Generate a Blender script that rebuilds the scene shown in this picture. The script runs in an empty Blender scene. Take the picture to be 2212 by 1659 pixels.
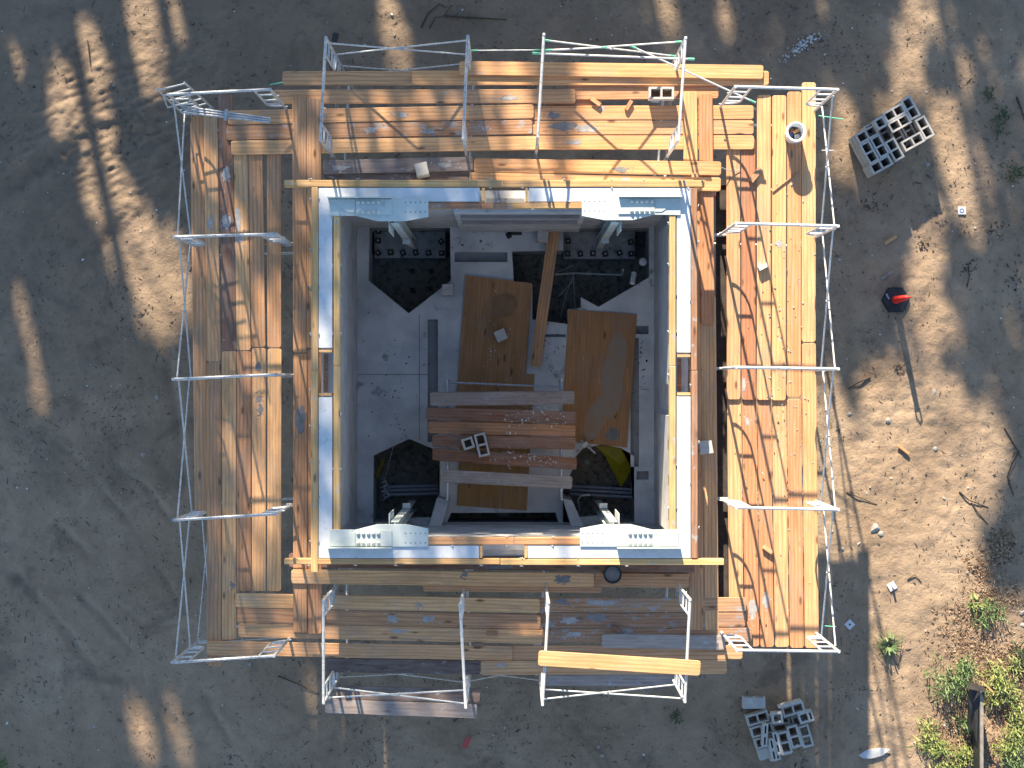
import bpy, bmesh, math, random
import numpy as np
from mathutils import Vector, Matrix, noise as mnoise
from mathutils.geometry import tessellate_polygon

random.seed(7)
rng = np.random.default_rng(11)
scene = bpy.context.scene
COL = scene.collection

# ------------------------------------------------------------------ camera
CAM_H = 31.7                       # drone height above the sand, looking straight down
F_PX = 3802.0                      # focal length in 2212-px-wide picture units
cam_d = bpy.data.cameras.new('camera')
cam_d.sensor_width = 36.0
cam_d.lens = 36.0 * F_PX / 2212.0
cam_d.clip_end = 600.0
cam = bpy.data.objects.new('camera', cam_d)
COL.objects.link(cam)
cam.location = (0, 0, CAM_H)
cam.rotation_euler = (0, 0, 0)
scene.camera = cam

# ------------------------------------------------------------------ light
SUN_EL = math.radians(24.5)
SX, SY = -0.2, 0.98                # horizontal direction towards the sun
world = bpy.data.worlds.new('World')
scene.world = world
world.use_nodes = True
wn = world.node_tree.nodes
wn.clear()
sky = wn.new('ShaderNodeTexSky')
sky.sky_type = 'NISHITA'
sky.sun_disc = False
sky.sun_elevation = SUN_EL
sky.sun_rotation = math.atan2(SX, SY)
sky.air_density = 1.0
sky.dust_density = 0.1
sky.ozone_density = 2.0
bg = wn.new('ShaderNodeBackground')
bg.inputs['Strength'].default_value = 0.088
wo = wn.new('ShaderNodeOutputWorld')
world.node_tree.links.new(sky.outputs[0], bg.inputs[0])
world.node_tree.links.new(bg.outputs[0], wo.inputs[0])

sun_d = bpy.data.lights.new('sun', 'SUN')
sun_d.energy = 5.0
sun_d.angle = math.radians(0.53)
sun_d.color = (1.0, 0.86, 0.66)
sun = bpy.data.objects.new('sun', sun_d)
COL.objects.link(sun)
sdir = Vector((SX * math.cos(SUN_EL), SY * math.cos(SUN_EL), math.sin(SUN_EL)))
sun.rotation_euler = sdir.to_track_quat('Z', 'Y').to_euler()
sun.location = (-5, 25, 25)

vs = scene.view_settings
vs.view_transform = 'Standard'
vs.look = 'None'
vs.exposure = 1.75
vs.gamma = 1.0
vs.use_curve_mapping = False
scene.render.resolution_x = 1024
scene.render.resolution_y = 768
scene.cycles.max_bounces = 6
scene.cycles.diffuse_bounces = 4
scene.cycles.use_denoising = True

# ------------------------------------------------------------------ helpers
DECK = 3.70
TOP = 5.58
WALL = 4.65
FLOOR = 0.30


def sc(z):
    return F_PX / (CAM_H - z)


def P(x, y, z):
    s = sc(z)
    return Vector(((x - 1106.0) / s, (829.5 - y) / s, z))


def link(name, me, mat=None, parent=None, loc=(0, 0, 0), rz=0.0):
    o = bpy.data.objects.new(name, me)
    COL.objects.link(o)
    if mat is not None and me is not None and len(me.materials) == 0:
        me.materials.append(mat)
    if parent is not None:
        o.parent = parent
    o.location = loc
    if rz:
        o.rotation_euler = (0, 0, rz)
    return o


def tag(o, label=None, cat=None, group=None, kind=None):
    if label:
        o['label'] = label
    if cat:
        o['category'] = cat
    if group:
        o['group'] = group
    if kind:
        o['kind'] = kind
    return o


def thing(name, label, cat, loc=(0, 0, 0), rz=0.0, group=None):
    o = link(name, None, None, None, loc, rz)
    o.empty_display_size = 0.2
    return tag(o, label, cat, group)


def copy_tree(o, parent=None):
    c = o.copy()
    COL.objects.link(c)
    c.parent = parent
    for ch in o.children:
        copy_tree(ch, c)
    return c


class MB:
    def __init__(self):
        self.v, self.f, self.s = [], [], []

    def add(self, vs_, fs, smooth=False):
        b = len(self.v)
        self.v += [tuple(p) for p in vs_]
        self.f += [tuple(i + b for i in f) for f in fs]
        self.s += [smooth] * len(fs)
        return self

    def box(self, c, d, rz=0.0):
        hx, hy, hz = d[0] / 2, d[1] / 2, d[2] / 2
        co, si = math.cos(rz), math.sin(rz)
        p = []
        for z in (-hz, hz):
            for x, y in ((-hx, -hy), (hx, -hy), (hx, hy), (-hx, hy)):
                p.append((c[0] + x * co - y * si, c[1] + x * si + y * co, c[2] + z))
        return self.add(p, [(0, 3, 2, 1), (4, 5, 6, 7), (0, 1, 5, 4), (1, 2, 6, 5), (2, 3, 7, 6), (3, 0, 4, 7)])

    def prism(self, poly, z0, z1):
        n = len(poly)
        p = [(x, y, z0) for x, y in poly] + [(x, y, z1) for x, y in poly]
        fs = [tuple(range(n))[::-1], tuple(range(n, 2 * n))]
        fs += [(i, (i + 1) % n, n + (i + 1) % n, n + i) for i in range(n)]
        return self.add(p, fs)

    def tube(self, pts, r, n=8, caps=True, r1=None):
        pts = [Vector(p) for p in pts]
        m = len(pts)
        ring = []
        up = None
        for i in range(m):
            t = (pts[min(i + 1, m - 1)] - pts[max(i - 1, 0)])
            if t.length < 1e-9:
                t = Vector((0, 0, 1))
            t.normalize()
            a = Vector((0, 0, 1)) if abs(t.z) < 0.9 else Vector((1, 0, 0))
            e1 = t.cross(a).normalized()
            if up is not None and e1.dot(up) < 0:
                e1 = -e1
            up = e1
            e2 = t.cross(e1)
            rr = r if r1 is None else r + (r1 - r) * i / max(1, m - 1)
            ring.append([pts[i] + (e1 * math.cos(2 * math.pi * k / n) + e2 * math.sin(2 * math.pi * k / n)) * rr for k in range(n)])
        vs_ = [p for rg in ring for p in rg]
        fs = []
        for i in range(m - 1):
            for k in range(n):
                fs.append((i * n + k, i * n + (k + 1) % n, (i + 1) * n + (k + 1) % n, (i + 1) * n + k))
        self.add(vs_, fs, True)
        if caps:
            self.add(ring[0], [tuple(range(n))[::-1]])
            self.add(ring[-1], [tuple(range(n))])
        return self

    def lathe(self, prof, n=24, c=(0, 0, 0)):
        vs_, fs = [], []
        for r, z in prof:
            for k in range(n):
                a = 2 * math.pi * k / n
                vs_.append((c[0] + r * math.cos(a), c[1] + r * math.sin(a), c[2] + z))
        for i in range(len(prof) - 1):
            for k in range(n):
                fs.append((i * n + k, i * n + (k + 1) % n, (i + 1) * n + (k + 1) % n, (i + 1) * n + k))
        return self.add(vs_, fs, True)

    def mesh(self, name):
        me = bpy.data.meshes.new(name)
        me.from_pydata(self.v, [], self.f)
        me.polygons.foreach_set('use_smooth', self.s)
        me.update()
        bm = bmesh.new()
        bm.from_mesh(me)
        bmesh.ops.recalc_face_normals(bm, faces=bm.faces)
        bm.to_mesh(me)
        bm.free()
        return me

    def build(self, name, mat, parent=None, loc=(0, 0, 0), rz=0.0):
        return link(name, self.mesh(name), mat, parent, loc, rz)


# ------------------------------------------------------------------ materials
class NT:
    def __init__(self, name):
        self.m = bpy.data.materials.new(name)
        self.m.use_nodes = True
        self.t = self.m.node_tree
        self.t.nodes.clear()
        self.out = self.n('ShaderNodeOutputMaterial')
        self.b = self.n('ShaderNodeBsdfPrincipled')
        self.l(self.b.outputs[0], self.out.inputs[0])

    def n(self, typ, **kw):
        nd = self.t.nodes.new(typ)
        for k, v in kw.items():
            setattr(nd, k, v)
        return nd

    def l(self, a, b):
        self.t.links.new(a, b)

    def val(self, inp, x):
        if hasattr(x, 'is_output') or isinstance(x, bpy.types.NodeSocket):
            self.l(x, inp)
        else:
            inp.default_value = x

    def math(self, op, a, b=0.0, clamp=False):
        nd = self.n('ShaderNodeMath', operation=op, use_clamp=clamp)
        self.val(nd.inputs[0], a)
        self.val(nd.inputs[1], b)
        return nd.outputs[0]

    def mix(self, f, a, b, blend='MIX'):
        nd = self.n('ShaderNodeMix', data_type='RGBA', blend_type=blend)
        self.val(nd.inputs[0], f)
        for i, x in ((6, a), (7, b)):
            if isinstance(x, (tuple, list)):
                nd.inputs[i].default_value = (*x[:3], 1)
            else:
                self.l(x, nd.inputs[i])
        return nd.outputs[2]

    def ramp(self, f, stops, interp='LINEAR'):
        nd = self.n('ShaderNodeValToRGB')
        nd.color_ramp.interpolation = interp
        while len(nd.color_ramp.elements) < len(stops):
            nd.color_ramp.elements.new(0.5)
        for e, (p, c) in zip(nd.color_ramp.elements, stops):
            e.position = p
            e.color = (*c[:3], 1) if isinstance(c, (tuple, list)) else (c, c, c, 1)
        self.l(f, nd.inputs[0])
        return nd.outputs[0]

    def coords(self, scale=(1, 1, 1), rand=0.0, which='Object'):
        tc = self.n('ShaderNodeTexCoord')
        mp = self.n('ShaderNodeMapping')
        mp.inputs['Scale'].default_value = scale
        self.l(tc.outputs[which], mp.inputs['Vector'])
        if rand:
            oi = self.n('ShaderNodeObjectInfo')
            cb = self.n('ShaderNodeCombineXYZ')
            r = self.math('MULTIPLY', oi.outputs['Random'], rand)
            for i in range(3):
                self.l(r, cb.inputs[i])
            self.l(cb.outputs[0], mp.inputs['Location'])
        return mp.outputs[0]

    def noise(self, vec, scale, detail=4.0, rough=0.55, dist=0.0):
        nd = self.n('ShaderNodeTexNoise')
        nd.inputs['Scale'].default_value = scale
        nd.inputs['Detail'].default_value = detail
        nd.inputs['Roughness'].default_value = rough
        nd.inputs['Distortion'].default_value = dist
        self.l(vec, nd.inputs['Vector'])
        return nd.outputs[0]

    def bump(self, h, strength=0.3, dist=0.01):
        nd = self.n('ShaderNodeBump')
        nd.inputs['Strength'].default_value = strength
        nd.inputs['Distance'].default_value = dist
        self.l(h, nd.inputs['Height'])
        self.l(nd.outputs[0], self.b.inputs['Normal'])

    def done(self, color, rough=0.8, metal=0.0, spec=0.3):
        self.val(self.b.inputs['Base Color'], color if not isinstance(color, tuple) else (*color[:3], 1))
        self.val(self.b.inputs['Roughness'], rough)
        self.b.inputs['Metallic'].default_value = metal
        self.b.inputs['Specular IOR Level'].default_value = spec
        return self.m


def wood(name, light, dark, streak=0.5, grey=0.0, mortar=0.0):
    t = NT(name)
    g = t.noise(t.coords((1.6, 26, 26), 40.0), 1.0, 5, 0.6, 0.3)
    w = t.n('ShaderNodeTexWave', wave_type='BANDS', bands_direction='Y')
    w.inputs['Scale'].default_value = 4.6
    w.inputs['Distortion'].default_value = 6.0
    w.inputs['Detail'].default_value = 2.0
    w.inputs['Detail Scale'].default_value = 0.9
    t.l(t.coords((0.16, 1.2, 1.0), 23.0), w.inputs['Vector'])
    base = t.mix(t.ramp(g, [(0.28, 0.0), (0.72, 1.0)]), dark, light)
    wv = t.ramp(w.outputs['Color'], [(0.0, 1.0), (0.2, 0.5), (0.5, 0.0)])
    base = t.mix(t.math('MULTIPLY', wv, min(1.0, streak * 1.1)), base, tuple(c * 0.58 for c in dark))
    big = t.noise(t.coords((0.9, 4.0, 4.0), 61.0), 1.3, 4, 0.6)
    base = t.mix(t.math('MULTIPLY', t.ramp(big, [(0.46, 0.0), (0.7, 1.0)]), 0.5), base, tuple(c * 0.66 for c in dark))
    # knots
    vo = t.n('ShaderNodeTexVoronoi')
    vo.inputs['Scale'].default_value = 1.0
    t.l(t.coords((1.7, 5.2, 5.2), 17.0), vo.inputs['Vector'])
    kn = t.ramp(vo.outputs['Distance'], [(0.07, 1.0), (0.16, 0.0)])
    base = t.mix(t.math('MULTIPLY', kn, 0.75), base, (0.055, 0.03, 0.016))
    if grey:
        gn = t.noise(t.coords((2.0, 9.0, 9.0), 31.0), 1.5, 5, 0.65)
        base = t.mix(t.math('MULTIPLY', t.ramp(gn, [(0.35, 0.0), (0.62, 1.0)]), grey), base, (0.36, 0.315, 0.275))
    # spilled mortar and dust
    mn = t.noise(t.coords((3.2, 5.0, 5.0), 83.0), 1.6, 6, 0.62)
    base = t.mix(t.math('MULTIPLY', t.ramp(mn, [(0.66 - mortar, 0.0), (0.73 - mortar, 1.0)]), 0.75), base, (0.33, 0.34, 0.35))
    du = t.noise(t.coords((1.1, 2.2, 2.2), 47.0), 1.1, 7, 0.7, 0.4)
    base = t.mix(t.math('MULTIPLY', t.ramp(du, [(0.50, 0.0), (0.68, 1.0)]), 0.45), base, (0.27, 0.225, 0.18))
    sp = t.noise(t.coords((1, 1, 1), 9.0), 60, 2, 0.6)
    base = t.mix(t.math('MULTIPLY', t.ramp(sp, [(0.66, 0.0), (0.74, 1.0)]), 0.6), base, (0.04, 0.03, 0.025))
    oi = t.n('ShaderNodeObjectInfo')
    hs = t.n('ShaderNodeHueSaturation')
    t.l(t.math('ADD', 0.80, t.math('MULTIPLY', oi.outputs['Random'], 0.38)), hs.inputs['Value'])
    t.l(t.math('ADD', 0.490, t.math('MULTIPLY', oi.outputs['Random'], 0.012)), hs.inputs['Hue'])
    hs.inputs['Saturation'].default_value = 1.0
    t.l(base, hs.inputs['Color'])
    t.bump(t.math('ADD', g, t.math('MULTIPLY', w.outputs['Fac'], 0.3)), 0.35, 0.004)
    return t.done(hs.outputs[0], 0.78, 0, 0.25)


def mottled(name, c1, c2, scale=6.0, c3=None, t3=(0.66, 0.72), rough=0.85, bump=0.25, bscale=60, metal=0.0, spec=0.3, a3=0.8):
    t = NT(name)
    co = t.coords((1, 1, 1), 19.0)
    a = t.noise(co, scale, 6, 0.6)
    base = t.mix(t.ramp(a, [(0.35, 0.0), (0.65, 1.0)]), c1, c2)
    if c3:
        b = t.noise(t.coords((1, 1, 1), 51.0), scale * 2.1, 6, 0.65)
        base = t.mix(t.math('MULTIPLY', t.ramp(b, [(t3[0], 0.0), (t3[1], 1.0)]), a3), base, c3)
    if bump:
        t.bump(t.noise(co, bscale, 4, 0.65), bump, 0.004)
    return t.done(base, rough, metal, spec)


M = {}
M['fresh'] = wood('fresh_pine', (0.70, 0.39, 0.185), (0.56, 0.275, 0.115), 0.4)
M['pine'] = wood('tan_pine', (0.76, 0.455, 0.23), (0.58, 0.31, 0.135), 0.45)
M['red'] = wood('red_pine', (0.60, 0.305, 0.15), (0.46, 0.20, 0.09), 0.45)
M['brown'] = wood('brown_pine', (0.66, 0.37, 0.18), (0.47, 0.24, 0.11), 0.5, 0.06, 0.0)
M['dark'] = wood('dark_plank', (0.30, 0.145, 0.085), (0.18, 0.085, 0.05), 0.4, 0.2, 0.03)
M['grey'] = wood('grey_plank', (0.36, 0.29, 0.25), (0.22, 0.17, 0.15), 0.4, 0.6, 0.07)
M['purple'] = wood('purple_grey_plank', (0.19, 0.125, 0.095), (0.10, 0.06, 0.05), 0.3, 0.3, 0.05)
M['mortared'] = wood('mortar_spattered_plank', (0.55, 0.32, 0.16), (0.38, 0.20, 0.10), 0.5, 0.1, 0.11)
M['form'] = wood('yellow_form_lumber', (0.72, 0.46, 0.19), (0.54, 0.31, 0.115), 0.35, 0.1, 0.05)
M['rustform'] = wood('stained_form_lumber', (0.42, 0.21, 0.095), (0.20, 0.085, 0.045), 0.4, 0.2, 0.05)
M['ply'] = wood('plywood', (0.46, 0.245, 0.105), (0.33, 0.16, 0.065), 0.22, 0.04, 0.0)
M['plylight'] = wood('light_plywood', (0.48, 0.28, 0.11), (0.36, 0.195, 0.07), 0.2, 0.0, 0.0)
M['mortar'] = mottled('mortar', (0.42, 0.40, 0.375), (0.30, 0.285, 0.27), 14, None, rough=0.95, bump=0.5, bscale=90)
M['mortar_dark'] = mottled('wet_mortar', (0.16, 0.155, 0.15), (0.24, 0.23, 0.22), 14, None, rough=0.9, bump=0.5, bscale=90)
M['beam'] = mottled('trowelled_concrete', (0.66, 0.665, 0.66), (0.55, 0.56, 0.56), 4, (0.30, 0.30, 0.30), (0.60, 0.72), 0.9, 0.5, 40, a3=0.5)
M['wall'] = mottled('block_wall', (0.56, 0.55, 0.535), (0.40, 0.40, 0.395), 2.2, (0.22, 0.21, 0.20), (0.58, 0.70), 0.95, 0.4, 70)
M['slab'] = mottled('slab_concrete', (0.68, 0.675, 0.65), (0.44, 0.445, 0.44), 1.1, (0.16, 0.155, 0.15), (0.61, 0.70), 0.9, 0.3, 30)
M['slab_dark'] = mottled('channel_concrete', (0.27, 0.265, 0.255), (0.34, 0.335, 0.32), 3, (0.15, 0.145, 0.14), (0.6, 0.7), 0.95, 0.3, 30)
M['pit'] = mottled('pit_soil', (0.19, 0.18, 0.15), (0.25, 0.23, 0.19), 5, (0.07, 0.066, 0.058), (0.5, 0.62), 1.0, 0.8, 25)
M['pad'] = mottled('pad_concrete', (0.36, 0.37, 0.36), (0.25, 0.26, 0.25), 4, (0.08, 0.08, 0.075), (0.55, 0.68), 0.95, 0.4, 40)
M['cmu'] = mottled('hollow_block', (0.50, 0.475, 0.43), (0.42, 0.40, 0.37), 12, None, rough=0.97, bump=0.6, bscale=140)
M['steel_paint'] = mottled('primed_steel', (0.54, 0.585, 0.545), (0.46, 0.51, 0.48), 3, (0.31, 0.30, 0.265), (0.60, 0.74), 0.55, 0.05, 80, 0.0, 0.4)
M['bolt'] = mottled('bolt_steel', (0.55, 0.575, 0.54), (0.46, 0.48, 0.46), 30, None, rough=0.45, bump=0, metal=0.2, spec=0.5)
M['hole'] = mottled('bolt_hole', (0.16, 0.18, 0.18), (0.12, 0.13, 0.13), 30, None, rough=0.9, bump=0)
M['galv'] = mottled('galvanised_tube', (0.52, 0.53, 0.53), (0.38, 0.40, 0.42), 14, (0.20, 0.205, 0.21), (0.52, 0.64), 0.5, 0.15, 60, 0.25, 0.5)
M['white_tube'] = mottled('white_tube', (0.62, 0.62, 0.60), (0.46, 0.47, 0.47), 14, (0.26, 0.25, 0.24), (0.56, 0.66), 0.5, 0.15, 60, 0.1, 0.5)
M['green_end'] = mottled('green_brace_end', (0.10, 0.42, 0.26), (0.16, 0.50, 0.32), 30, None, rough=0.6, bump=0)
M['bolt_dark'] = mottled('dark_washer', (0.035, 0.035, 0.035), (0.05, 0.045, 0.04), 25, None, rough=0.7, bump=0.2)
M['bucket'] = mottled('white_plastic', (0.78, 0.78, 0.77), (0.72, 0.72, 0.71), 6, None, rough=0.4, bump=0)
M['black'] = mottled('black_rubber', (0.022, 0.024, 0.028), (0.035, 0.037, 0.04), 8, None, rough=0.6, bump=0.1)
M['red_plastic'] = mottled('red_orange_plastic', (0.75, 0.045, 0.035), (0.68, 0.035, 0.03), 8, None, rough=0.45, bump=0)
M['white'] = mottled('white_plate', (0.66, 0.66, 0.67), (0.56, 0.56, 0.58), 20, None, rough=0.6, bump=0)
M['blue'] = mottled('blue_ink', (0.10, 0.17, 0.36), (0.12, 0.2, 0.4), 20, None, rough=0.6, bump=0)
M['caution'] = mottled('yellow_sheeting', (0.34, 0.30, 0.01), (0.24, 0.21, 0.012), 3, (0.05, 0.05, 0.02), (0.6, 0.65), 0.5, 0.2, 20)
M['pvc'] = mottled('pvc_pipe', (0.50, 0.52, 0.50), (0.38, 0.40, 0.39), 12, None, rough=0.5, bump=0)
M['conduit'] = mottled('grey_conduit', (0.34, 0.35, 0.40), (0.24, 0.25, 0.30), 12, None, rough=0.5, bump=0)
M['stone'] = mottled('stone', (0.36, 0.345, 0.315), (0.25, 0.24, 0.22), 20, None, rough=0.9, bump=0.5)
M['stick'] = mottled('bare_stick', (0.085, 0.065, 0.05), (0.05, 0.04, 0.032), 20, None, rough=0.95, bump=0.4)
M['bark'] = mottled('bark', (0.13, 0.085, 0.06), (0.07, 0.048, 0.035), 6, None, rough=0.98, bump=0.8, bscale=20)
M['needles'] = mottled('needles', (0.06, 0.095, 0.03), (0.035, 0.06, 0.02), 3, None, rough=0.8, bump=0)
M['plastic_sheet'] = mottled('clear_sheet', (0.55, 0.56, 0.56), (0.44, 0.45, 0.46), 8, None, rough=0.35, bump=0.4, bscale=25)
M['weathered'] = mottled('weathered_board', (0.30, 0.27, 0.23), (0.20, 0.175, 0.15), 10, None, rough=0.95, bump=0.5)
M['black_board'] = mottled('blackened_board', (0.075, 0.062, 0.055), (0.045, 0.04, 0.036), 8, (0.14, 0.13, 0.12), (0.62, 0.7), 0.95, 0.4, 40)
M['red_scrap'] = mottled('red_scrap', (0.42, 0.06, 0.05), (0.5, 0.1, 0.09), 20, None, rough=0.6, bump=0)


def leafmat(name, c1, c2, c3):
    t = NT(name)
    gi = t.n('ShaderNodeNewGeometry')
    col = t.ramp(gi.outputs['Random Per Island'], [(0.0, c1), (0.5, c2), (1.0, c3)])
    t.b.inputs['Subsurface Weight'].default_value = 0.0
    return t.done(col, 0.6, 0, 0.3)


M['leaf_green'] = leafmat('green_leaves', (0.045, 0.085, 0.03), (0.10, 0.165, 0.055), (0.19, 0.23, 0.10))
M['leaf_yellow'] = leafmat('yellow_green_leaves', (0.09, 0.13, 0.035), (0.20, 0.25, 0.07), (0.36, 0.34, 0.13))
M['leaf_dark'] = leafmat('dark_leaves', (0.025, 0.045, 0.02), (0.045, 0.075, 0.032), (0.09, 0.11, 0.05))
M['litter'] = leafmat('dry_leaves', (0.09, 0.055, 0.035), (0.24, 0.14, 0.08), (0.46, 0.34, 0.21))
M['chips'] = leafmat('bark_chips', (0.018, 0.014, 0.012), (0.04, 0.03, 0.024), (0.085, 0.066, 0.05))
M['crumbs'] = leafmat('pale_crumbs', (0.26, 0.25, 0.23), (0.42, 0.41, 0.39), (0.62, 0.61, 0.59))


def sand_mat():
    t = NT('sand')
    co = t.coords((1, 1, 1))
    a = t.noise(co, 0.5, 6, 0.62)
    b = t.noise(co, 2.6, 8, 0.7)
    col = t.mix(t.ramp(a, [(0.35, 0.0), (0.65, 1.0)]), (0.285, 0.205, 0.137), (0.385, 0.285, 0.195))
    col = t.mix(t.math('MULTIPLY', t.ramp(b, [(0.40, 0.0), (0.72, 1.0)]), 0.6), col, (0.20, 0.148, 0.105))
    # damp patches with ragged edges
    g = t.noise(co, 0.8, 9, 0.68, 0.8)
    col = t.mix(t.math('MULTIPLY', t.ramp(g, [(0.52, 0.0), (0.64, 1.0)]), 0.55), col, (0.15, 0.112, 0.083))
    c = t.noise(co, 7.0, 8, 0.7)
    col = t.mix(t.math('MULTIPLY', t.ramp(c, [(0.58, 0.0), (0.68, 1.0)]), 0.6), col, (0.095, 0.072, 0.055))
    d = t.noise(co, 26.0, 5, 0.65)
    col = t.mix(t.math('MULTIPLY', t.ramp(d, [(0.63, 0.0), (0.72, 1.0)]), 0.6), col, (0.05, 0.04, 0.033))
    e = t.noise(co, 24.0, 3, 0.6, 0.4)
    col = t.mix(t.math('MULTIPLY', t.ramp(e, [(0.72, 0.0), (0.77, 1.0)]), 0.45), col, (0.6, 0.53, 0.45))
    # deeper shade put into soil colour over the northern half and the far left
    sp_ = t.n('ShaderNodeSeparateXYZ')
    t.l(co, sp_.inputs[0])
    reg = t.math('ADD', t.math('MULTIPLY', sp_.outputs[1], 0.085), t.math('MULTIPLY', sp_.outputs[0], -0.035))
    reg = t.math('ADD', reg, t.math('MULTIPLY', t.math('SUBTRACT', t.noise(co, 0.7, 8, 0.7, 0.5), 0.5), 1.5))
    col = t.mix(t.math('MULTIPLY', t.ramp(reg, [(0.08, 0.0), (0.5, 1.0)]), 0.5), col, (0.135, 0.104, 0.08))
    h = t.math('ADD', t.math('MULTIPLY', c, 0.5), t.math('MULTIPLY', b, 1.0))
    t.bump(t.math('ADD', h, t.math('MULTIPLY', d, 0.12)), 0.9, 0.045)
    return t.done(col, 0.97, 0, 0.1)


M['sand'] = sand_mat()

# ------------------------------------------------------------------ ground
def smooth_noise(X, Y, scale, seed):
    """value noise on a lattice, smooth interpolation"""
    r = np.random.default_rng(seed)
    G = r.random((256, 256))
    x, y = X * scale + 1000.3, Y * scale + 1000.7
    xi, yi = np.floor(x).astype(int), np.floor(y).astype(int)
    fx, fy = x - xi, y - yi
    fx = fx * fx * (3 - 2 * fx)
    fy = fy * fy * (3 - 2 * fy)
    g = lambda i, j: G[i % 256, j % 256]
    return (g(xi, yi) * (1 - fx) * (1 - fy) + g(xi + 1, yi) * fx * (1 - fy) + g(xi, yi + 1) * (1 - fx) * fy + g(xi + 1, yi + 1) * fx * fy) * 2 - 1


B_X0, B_X1 = (688 - 1106) / sc(WALL), (1492 - 1106) / sc(WALL)
B_Y1, B_Y0 = (829.5 - 405) / sc(WALL), (829.5 - 1206) / sc(WALL)
I_X0, I_X1 = (718 - 1106) / sc(WALL), (1462 - 1106) / sc(WALL)
I_Y1, I_Y0 = (829.5 - 436) / sc(WALL), (829.5 - 1178) / sc(WALL)


def axis(lim, step, far):
    a = list(np.arange(-lim, lim + 1e-6, step))
    d = step
    while a[-1] < far:
        d *= 1.5
        a.append(a[-1] + d)
    d = step
    while a[0] > -far:
        d *= 1.5
        a.insert(0, a[0] - d)
    return np.array(a)


gx = axis(9.9, 0.036, 160)
gy = axis(7.5, 0.036, 160)
X, Y = np.meshgrid(gx, gy)
near = np.clip(1.6 - np.maximum(np.abs(X) / 9.9, np.abs(Y) / 7.5), 0, 1) > 0.55
Z = 0.035 * smooth_noise(X, Y, 0.5, 1) + 0.016 * smooth_noise(X, Y, 1.7, 2) + 0.008 * smooth_noise(X, Y, 4.5, 3) + 0.005 * smooth_noise(X, Y, 11, 4)
# churned lumps at upper left and along the left side
chd = np.exp(-((X + 7.2) / 2.0) ** 2 - ((Y - 4.6) / 1.7) ** 2)
xr = X * 0.93 + Y * 0.37
yr = -X * 0.37 + Y * 0.93
lump = smooth_noise(xr, yr * 1.8, 3.8, 5)
Z += chd * (0.06 * np.abs(lump) + 0.022 * smooth_noise(xr, yr * 1.6, 9, 6))
chd2 = np.exp(-((X - 7.5) / 2.2) ** 2 - ((Y - 0.5) / 4.5) ** 2)
Z += chd2 * 0.03 * np.abs(smooth_noise(X, Y, 4.2, 15))
# wheel ruts running to the lower right across the left side
for (x0, y0, x1, y1, bow, wd, dp) in ((-9.6, -1.6, -5.2, -5.9, 0.35, 0.07, 0.045), (-8.9, -0.4, -5.6, -4.6, 0.3, 0.05, 0.035), (-9.2, -3.2, -6.6, -7.2, 0.3, 0.06, 0.04),
                                      (-7.4, -1.2, -5.5, -3.6, 0.2, 0.045, 0.03), (-8.0, -3.6, -5.8, -6.8, 0.25, 0.05, 0.035), (-7.1, -3.9, -5.0, -6.6, 0.2, 0.05, 0.032),
                                      (-6.3, 0.9, -5.9, -2.2, 0.1, 0.06, 0.03), (-9.3, 3.2, -6.3, 4.9, 0.2, 0.1, 0.05), (-7.8, 2.1, -5.8, 3.3, 0.2, 0.1, 0.05)):
    L = math.hypot(x1 - x0, y1 - y0)
    ex, ey = (x1 - x0) / L, (y1 - y0) / L
    tt = (X - x0) * ex + (Y - y0) * ey
    dd = -(X - x0) * ey + (Y - y0) * ex - bow * np.sin(np.clip(tt / L, 0, 1) * math.pi) + 0.05 * smooth_noise(X, Y, 2.0, 21)
    on = np.clip(np.minimum(tt, L - tt) / 0.3, 0, 1)
    brk = np.clip(0.45 + 1.2 * smooth_noise(X, Y, 1.3, 31), 0, 1)
    dp *= 1.45
    wd *= 1.5
    Z += on * brk * (-dp * np.exp(-(dd / wd) ** 2) + dp * 0.55 * np.exp(-((dd - 1.9 * wd) / wd) ** 2))
Z = np.where(near, Z, 0.03 * smooth_noise(X, Y, 0.3, 9))
ny, nx = X.shape
verts = np.stack([X.ravel(), Y.ravel(), Z.ravel()], 1)
ii, jj = np.meshgrid(np.arange(ny - 1), np.arange(nx - 1), indexing='ij')
cxm = 0.5 * (gx[jj] + gx[jj + 1])
cym = 0.5 * (gy[ii] + gy[ii + 1])
keep = ~((cxm > B_X0 + 0.06) & (cxm < B_X1 - 0.06) & (cym > B_Y0 + 0.06) & (cym < B_Y1 - 0.06))
i0 = (ii * nx + jj)[keep]
quads = np.stack([i0, i0 + 1, i0 + nx + 1, i0 + nx], 1)
me = bpy.data.meshes.new('ground')
me.vertices.add(len(verts))
me.vertices.foreach_set('co', verts.ravel())
me.loops.add(quads.size)
me.loops.foreach_set('vertex_index', quads.ravel())
me.polygons.add(len(quads))
me.polygons.foreach_set('loop_start', np.arange(0, quads.size, 4))
me.polygons.foreach_set('loop_total', np.full(len(quads), 4))
me.polygons.foreach_set('use_smooth', np.ones(len(quads), bool))
me.update(calc_edges=True)
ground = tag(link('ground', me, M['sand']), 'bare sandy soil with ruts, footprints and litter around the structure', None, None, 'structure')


def gz(x, y):
    i = int(np.clip(np.searchsorted(gy, y), 0, ny - 1))
    j = int(np.clip(np.searchsorted(gx, x), 0, nx - 1))
    return float(Z[i, j])


def G(px, py):
    p = P(px, py, 0.0)
    return Vector((p.x, p.y, gz(p.x, p.y)))

# ------------------------------------------------------------------ the block structure
bld = thing('block_structure', 'square roofless block structure with pale concrete top beam, scaffolding all round', 'building')


def rect_ring_wall(name, x0, y0, x1, y1, z0, z1, mat):
    return MB().box(((x0 + x1) / 2, (y0 + y1) / 2, (z0 + z1) / 2), (x1 - x0, y1 - y0, z1 - z0)).build(name, mat, bld)


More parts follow.
